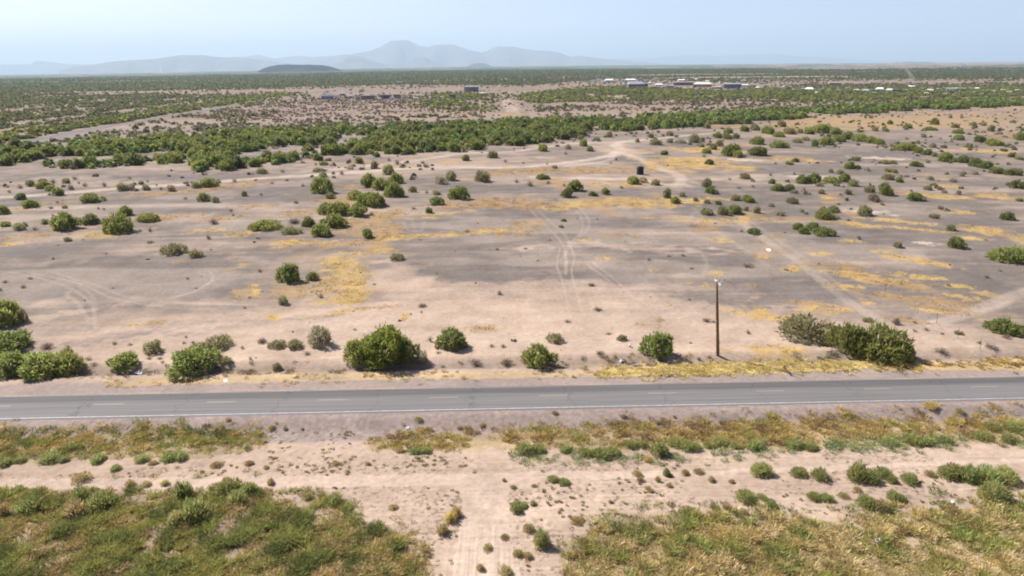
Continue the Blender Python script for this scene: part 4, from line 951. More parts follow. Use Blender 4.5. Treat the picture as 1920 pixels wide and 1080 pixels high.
# loose tufts on the dry grass patches farther out
def patch_tufts():
    r = np.random.default_rng(5); XS = []; HS = []; SS = []; CS = []
    for ex, ey, rx, ry, t in ellipses(YELLOW):
        if ey > 420 or t == 'p': continue
        n = int(min(rx * ry * PI * (1.0 if t == 'y' else .55), 500))
        a = r.random(n) * 2 * PI; q = np.sqrt(r.random(n)) * 1.0
        D = math.hypot(ex, ey); er = np.array((ex / D, ey / D)); et = np.array((er[1], -er[0]))
        p = np.array((ex, ey)) + (np.cos(a) * q * rx)[:, None] * et + (np.sin(a) * q * ry)[:, None] * er
        k = fbm(p[:, 0] / 2.2, p[:, 1] / 2.2, 62, 4) > .46; p = p[k]; n = len(p)
        XS.append(np.stack([p[:, 0], p[:, 1], gz(p[:, 0], p[:, 1])], 1)); HS.append(.12 + .12 * r.random(n)); SS.append(.4 + .4 * r.random(n))
        C = np.tile(np.array((.56, .43, .20) if t == 'y' else (.38, .28, .15)), (n, 1)) * (1 + .2 * (r.random((n, 1)) * 2 - 1)); CS.append(C)
    X = np.concatenate(XS)
    tuft_mass('straw_tufts', X[:, 0], X[:, 1], X[:, 2], np.concatenate(HS), np.concatenate(SS), np.concatenate(CS), 9, 'yellow dry grass tufts in patches over the bare plain', 'grass', 14, .07, 1.2)
patch_tufts()

# small dry bits all over the flat
def bits():
    r = np.random.default_rng(8)
    x, y = sample_poly([(-150, 700), (-150, 400), (2080, 400), (2080, 690)], .018, r)
    k = fbm(x / 9, y / 9, 18, 3) + .25 * (r.random(len(x)) - .5) > .50; x, y = x[k], y[k]
    s = (x - RO[0]) * RN[0] + (y - RO[1]) * RN[1]; k = s > 6.8; x, y = x[k], y[k]; n = len(x)
    c = np.array(((.24, .19, .15), (.28, .23, .16), (.27, .25, .15), (.34, .27, .15)))[r.integers(0, 4, n)]
    w = .2 + .6 * r.random(n) ** 3
    dome_mass('dry_bits', x, y, gz(x, y), w, w * .35, c, 9, M_TWIG, 'tiny dry tufts and twigs strewn over the bare flat', 'dry bits', 19)
bits()
# ------------------------------------------------------------------ the belt of trees along the wash
BX = [-220,0,100,200,300,400,480,600,700,800,900,1000,1100,1200,1300,1400,1500,1600,1700,1800,1920,2150]
BF = [281,277,275,268,262,255,250,243,240,237,233,228,226,222,216,211,207,200,196,190,186,181]
BN = [338,330,328,327,327,323,312,300,293,287,282,272,255,244,239,233,223,216,209,205,199,194]
def belt():
    r = np.random.default_rng(21)
    poly = list(zip(BX, BF)) + list(zip(BX, BN))[::-1]
    xs, ys = [], []
    P = np.array([at(x, y)[:2] for x, y in poly])
    # even spread in slices, so that the far right tail is filled as well
    for i in range(len(BX) - 1):
        q = [(BX[i], BF[i]), (BX[i+1], BF[i+1]), (BX[i+1], BN[i+1]), (BX[i], BN[i])]
        x, y = sample_poly(q, .16, r); xs.append(x); ys.append(y)
    x = np.concatenate(xs); y = np.concatenate(ys)
    f = fbm(x / 26, y / 26, 77, 4)
    px, py = project(x, y, 0)
    lo = np.interp(px, BX, BF); hi = np.interp(px, BX, BN); u = (py - lo) / (hi - lo)
    k = f + .06 * (r.random(len(x)) - .5) > .405 + .15 * smooth(.55, 1.0, u) + .05 * (1 - smooth(0, .15, u)); x, y, u = x[k], y[k], u[k]
    o = r.permutation(len(x)); x, y, u = x[o], y[o], u[o]
    keep = []; grid = {}
    for i in range(len(x)):
        cx, cy = int(x[i] // 3.2), int(y[i] // 3.2); ok = True
        for a in (-1, 0, 1):
            for b in (-1, 0, 1):
                for j in grid.get((cx + a, cy + b), ()):
                    if (x[i] - x[j]) ** 2 + (y[i] - y[j]) ** 2 < 10.2: ok = False
        if ok: grid.setdefault((cx, cy), []).append(i); keep.append(i)
    x, y = x[keep], y[keep]; n = len(x)
    w = 3.4 + 3.2 * r.random(n) ** 1.3; h = w * (.55 + .25 * r.random(n))
    px, py = project(x, y, 0)
    vis = (px > -20) & (px < 1940)
    app = w / np.hypot(x, y) * vis
    top = set(np.argsort(-app)[:296].tolist())
    front = {}
    for i in sorted(top):
        f, s, H = proto('T', False)[i % 4]
        o = empty('belt_tree', (x[i], y[i], float(gz(x[i], y[i]))), i * 2.399)
        a = obj('crown', f, o); b = obj('trunk', s, o)
        a.scale = (w[i] * 1.1, w[i], h[i] / H); b.scale = a.scale
        tag(o, None, 'tree', 'trees packed in the belt along the wash')
        z = ('under the far paved road' if px[i] < 240 else 'left of the pale dirt turn' if px[i] < 480 else 'below the grey far house' if px[i] < 800 else 'below the sandy clearing' if px[i] < 1050 else 'behind the black tank')
        sz = 'wide' if w[i] > 5.4 else 'middling' if w[i] > 4.2 else 'slender'
        o['label'] = f'{sz} green tree packed into the dense tree belt {z}'
    rest = np.array([i for i in range(n) if i not in top])
    C = tint(r, len(rest), (.215, .24, .074), .25, .12); dk = r.random(len(rest)) < .4; C[dk] = tint(r, int(dk.sum()), (.165, .195, .068), .2)
    dome_mass('distant_trees', x[rest], y[rest], gz(x[rest], y[rest]), w[rest], h[rest] * 1.05, C, 46, M_LEAF, 'far part of the green tree belt running off to the right', 'trees', 31)
    # grey-brown undergrowth between the trees
    m = r.integers(0, n, 1500)
    ux = x[m] + r.normal(size=1500) * 3.5; uy = y[m] + r.normal(size=1500) * 3.5
    dome_mass('undergrowth', ux, uy, gz(ux, uy), 1.4 + 1.8 * r.random(1500), .6 + .7 * r.random(1500), tint(r, 1500, (.16, .14, .11), .3), 14, M_LEAF, 'grey-brown brush between the trees of the belt', 'brush', 32)
belt()

def plain_tan(x, y):
    az = np.arctan2(x, np.maximum(y, 1)); D = np.hypot(x, y)
    return fbm(x / 700, y / 260, 91, 5) + .22 * (fbm(x / 160, y / 110, 92, 4) - .5) + .16 * smooth(.15, .5, az) * smooth(2500, 5000, D)

def scrub():
    r = np.random.default_rng(41)
    XS, WS, HS, CS = [], [], [], []
    def put(x, y, w, h, c): XS.append(np.stack([x, y, gz(x, y)], 1)); WS.append(w); HS.append(h); CS.append(c)
    G2 = (.175, .195, .088); O2 = (.225, .215, .125); B2 = (.20, .16, .12)
    Z = [([(-220,300),(0,277),(210,240),(480,193),(480,246),(265,264),(100,272),(0,277),(-220,284)], 1/48, (1.6,4.2), (G2, O2, O2), .42, 12),
         ([(-220,292),(0,271),(140,247),(270,226),(330,213),(300,210),(130,238),(0,256),(-220,270)], 1/11, (2.8,5.2), (G2, GREEN, (.18,.19,.065)), .36, 14),
         ([(310,214),(400,202),(470,188),(530,179),(520,175),(440,188),(310,208)], 1/12, (2.6,5), (G2, GREEN), .36, 12),
         ([(-220,262),(0,252),(300,205),(440,178),(-220,176)], 1/34, (1.8,4.8), (G2, G2, O2), .44, 12),
         ([(380,252),(400,215),(480,196),(640,180),(940,178),(940,206),(900,230),(700,238),(480,247)], 1/34, (1.0,2.4), (B2, O2, B2, (.19,.14,.11)), .40, 9),
         ([(420,246),(560,232),(900,215),(905,234),(700,240),(480,248)], 1/45, (2.2,4.6), (G2, O2), .47, 12),
         ([(800,178),(900,172),(930,205),(880,210),(820,200)], 1/40, (2.5,5), (G2, GREEN), .44, 12),
         ([(985,200),(1200,176),(1450,180),(1450,206),(1000,226)], 1/48, (1.4,3.6), (G2, O2, B2), .42, 10),
         ([(1000,178),(1140,162),(1330,172),(1440,170),(1440,184),(1180,186),(1000,196)], 1/24, (2.5,5.5), (G2, GREEN), .42, 10),
         ([(1440,166),(2150,162),(2150,182),(1800,186),(1440,190)], 1/26, (2.5,5.5), (G2, GREEN), .40, 9),
         ([(1440,190),(1800,186),(2150,180),(2150,186),(1600,202),(1440,208)], 1/80, (1.4,3.4), (O2, B2, G2), .42, 9),
         ([(1420,244),(1520,214),(2150,198),(2150,345),(1900,318),(1700,272)], 1/120, (1.0,2.8), (O2, G2, B2, O2), .44, 12),
         ([(1480,262),(1560,240),(1960,330),(1960,470),(1500,400)], 1/190, (.8,1.9), (B2, O2, O2), .48, 12),
         ([(960,250),(1330,236),(1460,250),(1460,285),(1200,262),(1000,276)], 1/120, (1.0,2.4), (O2, B2), .45, 12),
         ([(-100,345),(480,322),(700,295),(980,285),(980,300),(640,335),(-100,372)], 1/75, (.8,2.2), (O2, B2, (.19,.165,.12)), .45, 12)]
    for poly, den, (a, b), cols, thr, n in Z:
        x, y = sample_poly(poly, den * 1.6, r); jit = 3 + .028 * np.hypot(x, y); x = x + r.normal(size=len(x)) * jit * .6; y = y + r.normal(size=len(y)) * jit
        rd = np.full(len(x), 1e9)
        for q in FR_L[::2]: rd = np.minimum(rd, (x - q[0]) ** 2 + (y - q[1]) ** 2 * .6)
        x, y = x[rd > 90], y[rd > 90]
        k = fbm(x / 30, y / 30, 55, 4) + .2 * (r.random(len(x)) - .5) > thr; x, y = x[k], y[k]; m = len(x)
        w = a + (b - a) * r.random(m) ** 1.6
        c = tint(r, m, (1, 1, 1), .22, .08) * np.array(cols)[r.integers(0, len(cols), m)]
        put(x, y, w, w * (.42 + .25 * r.random(m)), c)
    o = [np.concatenate(q) for q in (XS, WS, HS, CS)]
    dome_mass('desert_scrub', o[0][:, 0], o[0][:, 1], o[0][:, 2], o[1], o[2], o[3], 15, M_LEAF, 'scattered scrub on the flats around and beyond the tree belt', 'scrub', 42)
    XS.clear(); WS.clear(); HS.clear(); CS.clear()
    for D0, D1, den, wa, wb in ((760, 1700, 1/58, 2.5, 5.0), (1700, 3000, 1/120, 3.5, 6.5), (3000, 5200, 1/330, 5, 10)):
        n = int(.5 * (D1 ** 2 - D0 ** 2) * 1.62 * den)
        D = np.sqrt(D0 ** 2 + (D1 ** 2 - D0 ** 2) * r.random(n)); az = r.uniform(-.81, .81, n)
        x = D * np.sin(az); y = D * np.cos(az); px, py = project(x, y, gz(x, y))
        t = plain_tan(x, y)
        # clearings: the settlements, the pink flat and the pale lots
        edge = np.interp(px, [-300, 420, 560, 660, 760, 830, 900, 1000, 1120, 1200, 1440, 1500, 1900, 2200], [190, 184, 171, 163, 158, 160, 160, 160, 149, 149, 158, 163, 163, 162])
        p = np.where(py < edge, 1.0, .12) * smooth(.64, .52, t + .10 * (r.random(n) - .5))
        p = np.where((px > 1380) & (py > 148) & (py < 160), p * .35, p)
        k = r.random(n) < p; x, y = x[k], y[k]; m = len(x)
        w = wa + (wb - wa) * r.random(m) ** 1.5
        c = tint(r, m, (1, 1, 1), .22, .06) * np.array(((.145, .170, .085), (.145, .170, .085), (.18, .195, .095), (.185, .18, .11)))[r.integers(0, 4, m)]
        put(x, y, w, w * .55, c)
    o = [np.concatenate(q) for q in (XS, WS, HS, CS)]
    print('far scrub', len(o[0]))
    dome_mass('plain_scrub', o[0][:, 0], o[0][:, 1], o[0][:, 2], o[1], o[2], o[3], 6, M_LEAF, 'green scrub spreading over the far plain up to the mountains', 'scrub', 43)
    if LATE:
        q = [plant_size(*l[:4]) for l in LATE]; q = np.array(q)
        c = np.array([{'G': GREEN, 'K': DEEP, 'O': OLIVE, 'Y': GREY}[l[4]] for l in LATE])
        dome_mass('small_shrubs', q[:, 0], q[:, 1], q[:, 2], q[:, 3], q[:, 4], c, 60, M_LEAF, 'smallest shrubs sprinkled between the larger ones', 'scrub', 44)
scrub()

# ------------------------------------------------------------------ utility pole
def pole():
    x, y, z = at(1346, 667)
    o = empty('utility_pole', (x, y, z)); tag(o, 'single weathered brown wooden utility pole beside the road', 'utility pole')
    zt = 9.75
    tx, ty = flat(1351.5, 536, z + zt); top = np.array((tx - x, ty - y, zt)); top[1] = 0.0
    f = lambda t: top * t
    MB().tube([f(-.03), f(.3), f(.7), f(1)], [.20, .185, .16, .135], 14).build('shaft', M_POLE, o, sm=True)
    d = RN * .97; d3 = np.array((d[0], d[1], 0)); c = f(.985) + np.array((.16, 0, 0))
    e3 = np.array((RE[0], RE[1], 0))
    def bar(a, b, hw, hh):
        t = unit(b - a); s = unit(np.cross(t, [0, 0, 1])); u = np.cross(s, t)
        V = [p + i * s * hw + j * u * hh for p in (a, b) for i, j in ((-1, -1), (1, -1), (1, 1), (-1, 1))]
        return V, [(3,2,1,0), (4,5,6,7), (0,1,5,4), (1,2,6,5), (2,3,7,6), (3,0,4,7)]
    M_ARM = plain('weathered_timber', (.44, .41, .37), .9, .15, 4)
    mb = MB(); mb.add(*bar(c - d3 * 1.25, c + d3 * 1.25, .07, .08)); mb.build('crossarm', M_ARM, o)
    for s in (-1, 1):
        mb = MB(); mb.add(*bar(c + d3 * .75 * s - [0, 0, .06], f(.92) + np.array((.15, 0, 0)), .015, .025)); mb.build('arm_brace', M_GALV, o)
    for s in (-1.15, -.55, 1.15):
        p = c + d3 * s
        mb = MB(); mb.lathe([(.02, .06), (.025, .12), (.07, .15), (.075, .2), (.05, .22), (.065, .25), (.06, .31), (.025, .34)], 12)
        ob = mb.build('insulator', M_PORC, o, tuple(p), True)
    mb = MB(); mb.lathe([(.11, -.42), (.12, -.40), (.12, .02), (.09, .06), (.03, .08), (.03, .16)], 14); mb.build('cutout_fuse', M_DGREY, o, tuple(f(1.0) + np.array((.22, -.12, .1))), True)
    W = []
    for i in range(13):
        t = i / 12; p = c - d3 * .55 + np.array((.1, 0, .30)) + e3 * (2.0 * t) + np.array((0, 0, .25 * math.sin(t * PI * .8) - 1.15 * t ** 2.2)); W.append(p)
    MB().tube(W, .035, 6).build('jumper_wire', M_PORC, o)
    MB().tube([f(.06) + np.array((.19, -.06, 0)), f(.5) + np.array((.17, -.06, 0)), f(.93) + np.array((.14, -.06, 0))], .012, 5).build('ground_wire', M_GALV, o)
    mb = MB(); mb.box(-.06, .06, -.215, -.2, 1.75, 1.95); mb.build('pole_tag', M_GALV, o)
pole()

# ------------------------------------------------------------------ black water tank
def tank():
    x, y, z = at(1200, 327); k = ppm(x, y, z); R = 6.6 / k; h = 15.0 / k
    o = empty('water_tank', (x, y, z), .3); tag(o, 'round black plastic water tank standing on the open flat', 'water tank')
    pr = [(R * .99, 0)]
    for i in range(7):
        z0 = h * (.02 + .13 * i); pr += [(R, z0), (R, z0 + h * .10), (R * .975, z0 + h * .115)]
    pr += [(R * .985, h * .93), (R * .86, h * .965), (R * .5, h * .985), (R * .22, h * .99)]
    MB().lathe(pr, 40).build('tank_body', M_BLACK, o, sm=False)
    MB().lathe([(R * .22, h * .985), (R * .24, h * .99), (R * .24, h * 1.02), (R * .20, h * 1.03)], 24).build('lid', M_BLACK, o)
    mb = MB(); mb.tube([(-R * .85, -R * .35, h * .90), (-R * .82, -R * .34, h * 1.06), (-R * .55, -R * .25, h * 1.10), (-R * .3, -R * .1, h * 1.04)], .085, 8); mb.build('inlet_pipe', M_WHITE, o)
    mb = MB(); mb.tube([(R * .3, -R * .98, .25), (R * .32, -R * 1.12, .25), (R * .32, -R * 1.12, -.02)], .05, 8); mb.build('outlet_pipe', M_GALV, o)
    x2, y2, z2 = at(1217, 330)
    p = empty('pipe_stand', (x2, y2, z2)); tag(p, 'thin pale pipe stand at the right of the black water tank', 'pipe stand')
    for dx in (-.55, .35): MB().tube([(dx, 0, -.1), (dx, 0, 1.7)], .045, 8).build('upright', M_GALV, p)
    MB().tube([(-.55, 0, 1.62), (.35, 0, 1.62)], .04, 8).build('rail', M_GALV, p)
tank()

# ------------------------------------------------------------------ fence posts, litter
FP = MB()
FP.box(-.025, .025, -.004, .004, -.3, 1.5); FP.box(-.004, .004, .004, .035, -.3, 1.5); FP.box(-.06, .06, .006, .012, -.28, -.02)
for zz in (.3, .6, .9, 1.2): FP.box(-.012, .012, -.012, -.004, zz, zz + .02)
FPM = FP.me('fence_post', M_STEEL)
for (px, py, w) in ((1659, 547, 'thin steel fence post on the grey flat amid yellow grass'), (1720, 588, 'thin steel fence post at the lower edge of the yellow grass'), (1756, 606, 'thin steel fence post where the pale track bends'),
                    (1837, 657, 'thin steel fence post left of the rightmost roadside bush'), (1867, 671, 'thin steel fence post standing in the right verge grass'), (1795, 634, 'thin steel fence post beside a small olive shrub')):
    x, y, z = at(px, py); p = obj('fence_post', FPM, None, (x, y, z)); p.rotation_euler = (.03, .05, px); tag(p, w, 'fence post', 'fence posts of a fallen wire fence')

def crumple(seed, w, d, h):
    r = np.random.default_rng(seed); n = 7; V = []; F = []
    for j in range(n):
        for i in range(n):
            V.append(((i / 6 - .5) * w + .06 * w * r.normal(), (j / 6 - .5) * d + .06 * d * r.normal(), .03 + h * r.random() * (1 - abs(i - 3) / 4)))
    for j in range(n - 1):
        for i in range(n - 1): F.append((j*n+i, j*n+i+1, (j+1)*n+i+1, (j+1)*n+i))
    m = MB(); m.add(V, F); return m.me('litter', M_LITTER)
for i, (px, py, w, d, h, lab) in enumerate(((259, 701, .9, .7, .4, 'crumpled white bag in the brush below the left roadside bushes'), (1441, 469, 1.9, .8, .08, 'flat white board lying on the grey flat'), (1180, 650, .35, .3, .7, 'upright white scrap on the pink sand right of a small bush'),
        (1165, 676, .6, .4, .3, 'white plastic bag beside dry brush above the yellow verge'), (423, 715, .8, .4, .15, 'white paper scrap on the left verge grass'), (1648, 1013, .8, .7, .3, 'torn white sheet caught in the lower right weeds'),
        (765, 803, .4, .35, .2, 'small white scrap on the gravel shoulder near the sandy turnoff'), (1789, 943, .4, .3, .2, 'small white scrap on the sand above the lower right weeds'))):
    x, y, z = at(px, py); o = obj('litter', crumple(i, w, d, h), None, (x, y, z)); o.rotation_euler = (0, 0, i * 1.3); tag(o, lab, 'litter', 'litter lying about')
# ------------------------------------------------------------------ the settlements in the distance
def size_at(px, py, w, h):
    x, y, z = at(px, py); k = ppm(x, y, z); return x, y, z, w / k, h / k

def house(px, py, w, h, wall, roof, lab, rz=0.0, name='house', cat='house', nwin=3, gable=True):
    x, y, z, W, H = size_at(px, py, w, h); Dp = min(max(W * .5, 5), 14)
    o = empty(name, (x, y, z), rz - math.atan2(x, y)); tag(o, lab, cat)
    hw = H * (.58 if gable else .82)
    MB().box(-W/2, W/2, -Dp/2, Dp/2, -.6, hw).build('wall', wall, o)
    mb = MB()
    if gable:
        mb.add([(-W/2-.5, -Dp/2-.5, hw+.01), (W/2+.5, -Dp/2-.5, hw+.01), (W/2+.5, Dp/2+.5, hw+.01), (-W/2-.5, Dp/2+.5, hw+.01), (-W/2+W*.16, 0, H), (W/2-W*.16, 0, H)],
               [(0,1,5,4), (2,3,4,5), (1,2,5), (3,0,4), (3,2,1,0)])
    else:
        mb.box(-W/2-.4, W/2+.4, -Dp/2-.6, Dp/2+.4, hw+.01, H)
    mb.build('roof', roof, o)
    for i in range(nwin):
        xx = -W * .5 + W * (i + .5) / nwin
        if i == nwin // 2: MB().box(xx-.6, xx+.6, -Dp/2-.06, -Dp/2-.01, 0, min(2.1, hw*.8)).build('door', M_DGREY, o)
        else: MB().box(xx-.8, xx+.8, -Dp/2-.05, -Dp/2-.01, hw*.35, hw*.75).build('window', M_GLASS, o)
    return o

def shed(px, py, w, h, roof, lab, back=None, n=5, name='open_shed', cat='shed'):
    x, y, z, W, H = size_at(px, py, w, h); Dp = min(max(W * .35, 4), 10)
    o = empty(name, (x, y, z), -math.atan2(x, y)); tag(o, lab, cat)
    MB().box(-W/2-.3, W/2+.3, -Dp/2-.3, Dp/2+.3, H*.86, H).build('roof', roof, o)
    for i in range(n):
        xx = -W/2 + .3 + (W - .6) * i / (n - 1)
        mb = MB(); mb.box(xx-.12, xx+.12, -Dp/2, -Dp/2+.24, -.4, H*.855); mb.build('post', M_GALV, o)
    MB().box(-W/2, W/2, Dp/2-.3, Dp/2, -.4, H*.855).build('wall', back or M_DGREY, o)
    return o

def car(px, py, m, lab, L=4.6, hh=1.5, rz=0.0, name='parked_car', cat='car'):
    x, y, z = at(px, py); o = empty(name, (x, y, z), rz - math.atan2(x, y)); tag(o, lab, cat)
    body = [(-L/2, .35), (L/2, .35), (L/2, .8), (L/2-.15, .92), (L*.24, 1.0), (-L/2+.05, 1.0), (-L/2, .9)]
    MB().prism(body, -.88, .88).build('body', m, o)
    MB().prism([(L*.22, 1.005), (L*.08, hh), (-L*.30, hh), (-L*.44, 1.005)], -.78, .78).build('cabin', M_GLASS, o)
    for sx in (-.31, .31):
        for sy in (-.9, .9):
            mb = MB(); mb.tube([(L*sx, sy-.1, .34), (L*sx, sy+.1, .34)], .34, 14); mb.build('wheel', M_TYRE, o)

def trailer(px, py, w, h, m, lab, rz=0.0):
    x, y, z, W, H = size_at(px, py, w, h); W = max(W, 5); H = max(H, 2.8)
    o = empty('trailer', (x, y, z), rz - math.atan2(x, y)); tag(o, lab, 'trailer')
    MB().prism([(-W/2, .6), (W/2-.4, .6), (W/2, 1.1), (W/2-.3, H), (-W/2+.2, H)], -1.25, 1.25).build('body', m, o)
    for i in (-1, 0, 1): MB().box(W*.25*i-.5, W*.25*i+.5, -1.30, -1.26, H*.5, H*.78).build('window', M_GLASS, o)
    for sy in (-1.05, 1.05): mb = MB(); mb.tube([(0, sy-.12, .36), (0, sy+.12, .36)], .36, 14); mb.build('wheel', M_TYRE, o)
    MB().tube([(W/2-.1, 0, .6), (W/2+1.2, 0, .5)], .06, 6).build('hitch', M_STEEL, o)
    return o

# left settlement
house(614, 186, 23, 10, M_GREY, M_DGREY, 'grey house with hipped dark roof at the left end of the far lots')
house(642, 179, 10, 6, M_GREY, M_GREY, 'small grey shed up behind the grey far house', name='small_shed', cat='shed', nwin=1)
shed(690, 186, 26, 7, M_GREY, 'long grey roofed open shed right of the grey far house', M_BROWN, 7)
shed(724, 185, 20, 7, M_DGREY, 'dark roofed open shed in the middle of the left row of sheds', M_DGREY, 5)
shed(744, 184, 13, 7, plain('purple_grey_roof', (.24, .18, .21), .8), 'mauve roofed shed between the dark shed and pale rails', M_BROWN, 4)
x, y, z, W, H = size_at(766, 184, 17, 7)
o = empty('corral', (x, y, z), -math.atan2(x, y)); tag(o, 'pale railed corral at the right end of the left row of sheds', 'corral')
for i in range(6): MB().box(-W/2+W*i/5-.12, -W/2+W*i/5+.12, -.12, .12, -.3, H*.8).build('post', M_WHITE, o)
for zz in (.3, .7): MB().box(-W/2, W/2, -.17, -.125, H*zz, H*zz+.22).build('rail', M_PALE, o)
car(650, 184, M_BLACK, 'black pickup parked left of the long grey shed', 5.6, 1.9, .4, 'parked_truck', 'truck')
trailer(657, 184, 8, 4, M_WHITE, 'white trailer by the black pickup near the grey far house')
trailer(671, 187, 9, 4, M_GREY, 'grey trailer before the long grey roofed shed')
car(681, 187, M_RED, 'red car parked before the long grey roofed shed', 4.6, 1.5, .1)
car(703, 187, M_WHITE, 'white car parked before the dark roofed open shed', 4.6, 1.5, -.2)
car(757, 186, M_WHITE, 'white pickup parked at the pale railed corral', 5.4, 1.8, .5, 'parked_truck', 'truck')
house(750, 157, 9, 4, M_WHITE, M_WHITE, 'tiny white building far behind the left row of sheds', gable=False, nwin=1, name='small_building', cat='building')
house(797, 159, 9, 3.5, M_GREY, M_DGREY, 'low dark building up behind the tree line left of the white roof', gable=False, nwin=2, name='small_building', cat='building')
house(818, 158, 5, 3, M_WHITE, M_WHITE, 'tiny pale hut left of the white roofed barn', gable=False, nwin=1, name='hut', cat='hut')
shed(884, 172, 27, 10, M_WHITE, 'big white roofed barn standing alone above the tree belt', M_GREY, 6, 'barn', 'barn')
shed(848, 184, 12, 7, M_DGREY, 'dark low shed among shrubs below the white roofed barn', M_DGREY, 3)
x, y, z = at(715, 174); o = empty('light_pole', (x, y, z)); tag(o, 'thin dark pole standing behind the left row of sheds', 'pole')
MB().tube([(0, 0, -.3), (0, 0, 8)], [.14, .09], 8).build('shaft', M_POLE, o); MB().box(-.9, .9, -.06, .06, 7.5, 7.65).build('crossarm', M_POLE, o)
# right settlement
V = [(1124, 151, 7, 3, M_WHITE, M_WHITE, 'leftmost tiny white building of the middle settlement'), (1142, 154, 16, 6, plain('pale_blue_wall', (.45, .50, .56)), M_WHITE, 'pale blue white roofed house at the left of the middle settlement'),
     (1164, 157, 6, 5, M_WHITE, M_PALE, 'small white cottage left of the big dark house'), (1182, 152, 21, 4, M_PALE, M_WHITE, 'white roofed building above the big dark house'),
     (1192, 164, 30, 11, M_DGREY, M_GREY, 'big dark grey house at the front of the middle settlement'), (1209, 163, 11, 9, M_BLACK, M_DGREY, 'darkest house at the right side of the big grey house'),
     (1226, 152, 9, 4, M_WHITE, M_PALE, 'small pale house up behind the dark houses'), (1278, 152, 14, 3.5, M_WHITE, M_WHITE, 'flat white roof up behind the long pale shed'),
     (1317, 163, 34, 9, M_BROWN, M_PALE, 'long brownish house right of the long pale shed'), (1341, 150, 4, 3, M_WHITE, M_WHITE, 'tiny white hut highest in the middle settlement'),
     (1344, 166, 18, 4.5, plain('maroon_wall', (.20, .09, .10)), M_BROWN, 'low maroon building left of the white roofed carport'), (1411, 162, 8, 4, M_PALE, M_WHITE, 'small white house alone right of the carport'),
     (1397, 162, 14, 4, M_GREY, M_PALE, 'low grey building just right of the white roofed carport'), (1236, 161, 14, 4, M_PALE, M_WHITE, 'low pale house between dark house and blue trailer')]
for i, (px, py, w, h, a, b, l) in enumerate(V): house(px, py, w, h, a, b, l, .15 * math.sin(i * 2), nwin=3 if w > 10 else 1, gable=w > 9)
shed(1281, 160, 37, 6, M_PALE, 'long pale roofed shed across the middle settlement', M_BROWN, 8)
shed(1373, 166, 32, 9, M_WHITE, 'white roofed carport with blue shade at the right of the middle settlement', M_BLUE, 6, 'carport', 'carport')
trailer(1256, 166, 15, 5, M_BLUE, 'blue trailer before the long pale shed'); car(1244, 166, M_RED, 'red truck left of the blue trailer', 5.8, 2.4, .3, 'parked_truck', 'truck'); car(1237, 165, M_WHITE, 'white van left of the red truck', 5.2, 2.3, .2, 'parked_van', 'van')
car(1346, 163, M_WHITE, 'white car behind the low maroon building', 4.8, 1.6, .1); car(1302, 165, M_WHITE, 'white truck at the left end of the long brownish house', 6.5, 3.0, .7, 'parked_truck', 'truck')
car(1152, 156, M_WHITE, 'white car before the pale blue house', 4.8, 1.6, .5)
V = [(1505, 170, 7, 4, M_WHITE, M_WHITE, 'leftmost white hut of the right settlement'), (1517, 171, 14, 7, M_WHITE, M_WHITE, 'white house right of the leftmost white hut'), (1622, 174, 14, 7, plain('blue_grey_wall', (.26, .30, .37)), M_GREY, 'blue grey house in the middle of the right settlement'),
     (1649, 171, 13, 7, M_WHITE, M_WHITE, 'bright white house right of the blue grey house'), (1667, 173, 12, 7, M_GREY, M_PALE, 'grey green house with pale roof beside the bright white house'), (1682, 174, 17, 6, M_DGREY, plain('slate_roof', (.17, .20, .24)), 'dark slate roofed house at the right of the grey green house'),
     (1709, 164, 13, 3.5, M_PALE, M_WHITE, 'low white roofed building up behind the slate roofed house'), (1743, 172, 13, 5, M_WHITE, M_PALE, 'white house left of the long white roofed building'), (1784, 172, 17, 7, M_WHITE, M_WHITE, 'tall white walled building under the long white roof'),
     (1845, 172, 7, 3.5, M_WHITE, M_WHITE, 'small white hut right of the long white roof'), (1860, 173, 6, 3.5, M_PALE, M_WHITE, 'last small white hut at the right end of the settlement'), (1565, 160, 22, 5, M_BROWN, M_PALE, 'low brown buildings on the pale lot left of the dust plume')]
for i, (px, py, w, h, a, b, l) in enumerate(V): house(px, py, w, h, a, b, l, .15 * math.sin(i * 3), nwin=3 if w > 10 else 1, gable=10 < w < 16)
shed(1804, 169, 30, 4, M_WHITE, 'long white roofed building at the right of the right settlement', M_BROWN, 6)
trailer(1754, 175, 10, 4, M_WHITE, 'white trailer in front of the long white roofed building'); trailer(1537, 171, 5, 3, M_WHITE, 'small white trailer right of the white house'); trailer(1554, 171, 8, 3, M_WHITE, 'white camper alone among green trees')
car(1766, 174, M_WHITE, 'white truck right of the white trailer', 6, 2.6, .5, 'parked_truck', 'truck'); car(1693, 176, M_BLACK, 'black truck before the slate roofed house', 6, 2.2, .2, 'parked_truck', 'truck'); car(1852, 178, M_WHITE, 'white car below the last white huts', 4.8, 1.6, .2)
house(1806, 124, 8, 4, M_WHITE, M_WHITE, 'white water works building far off on the plain at the right', gable=False, nwin=1, name='far_building', cat='building')

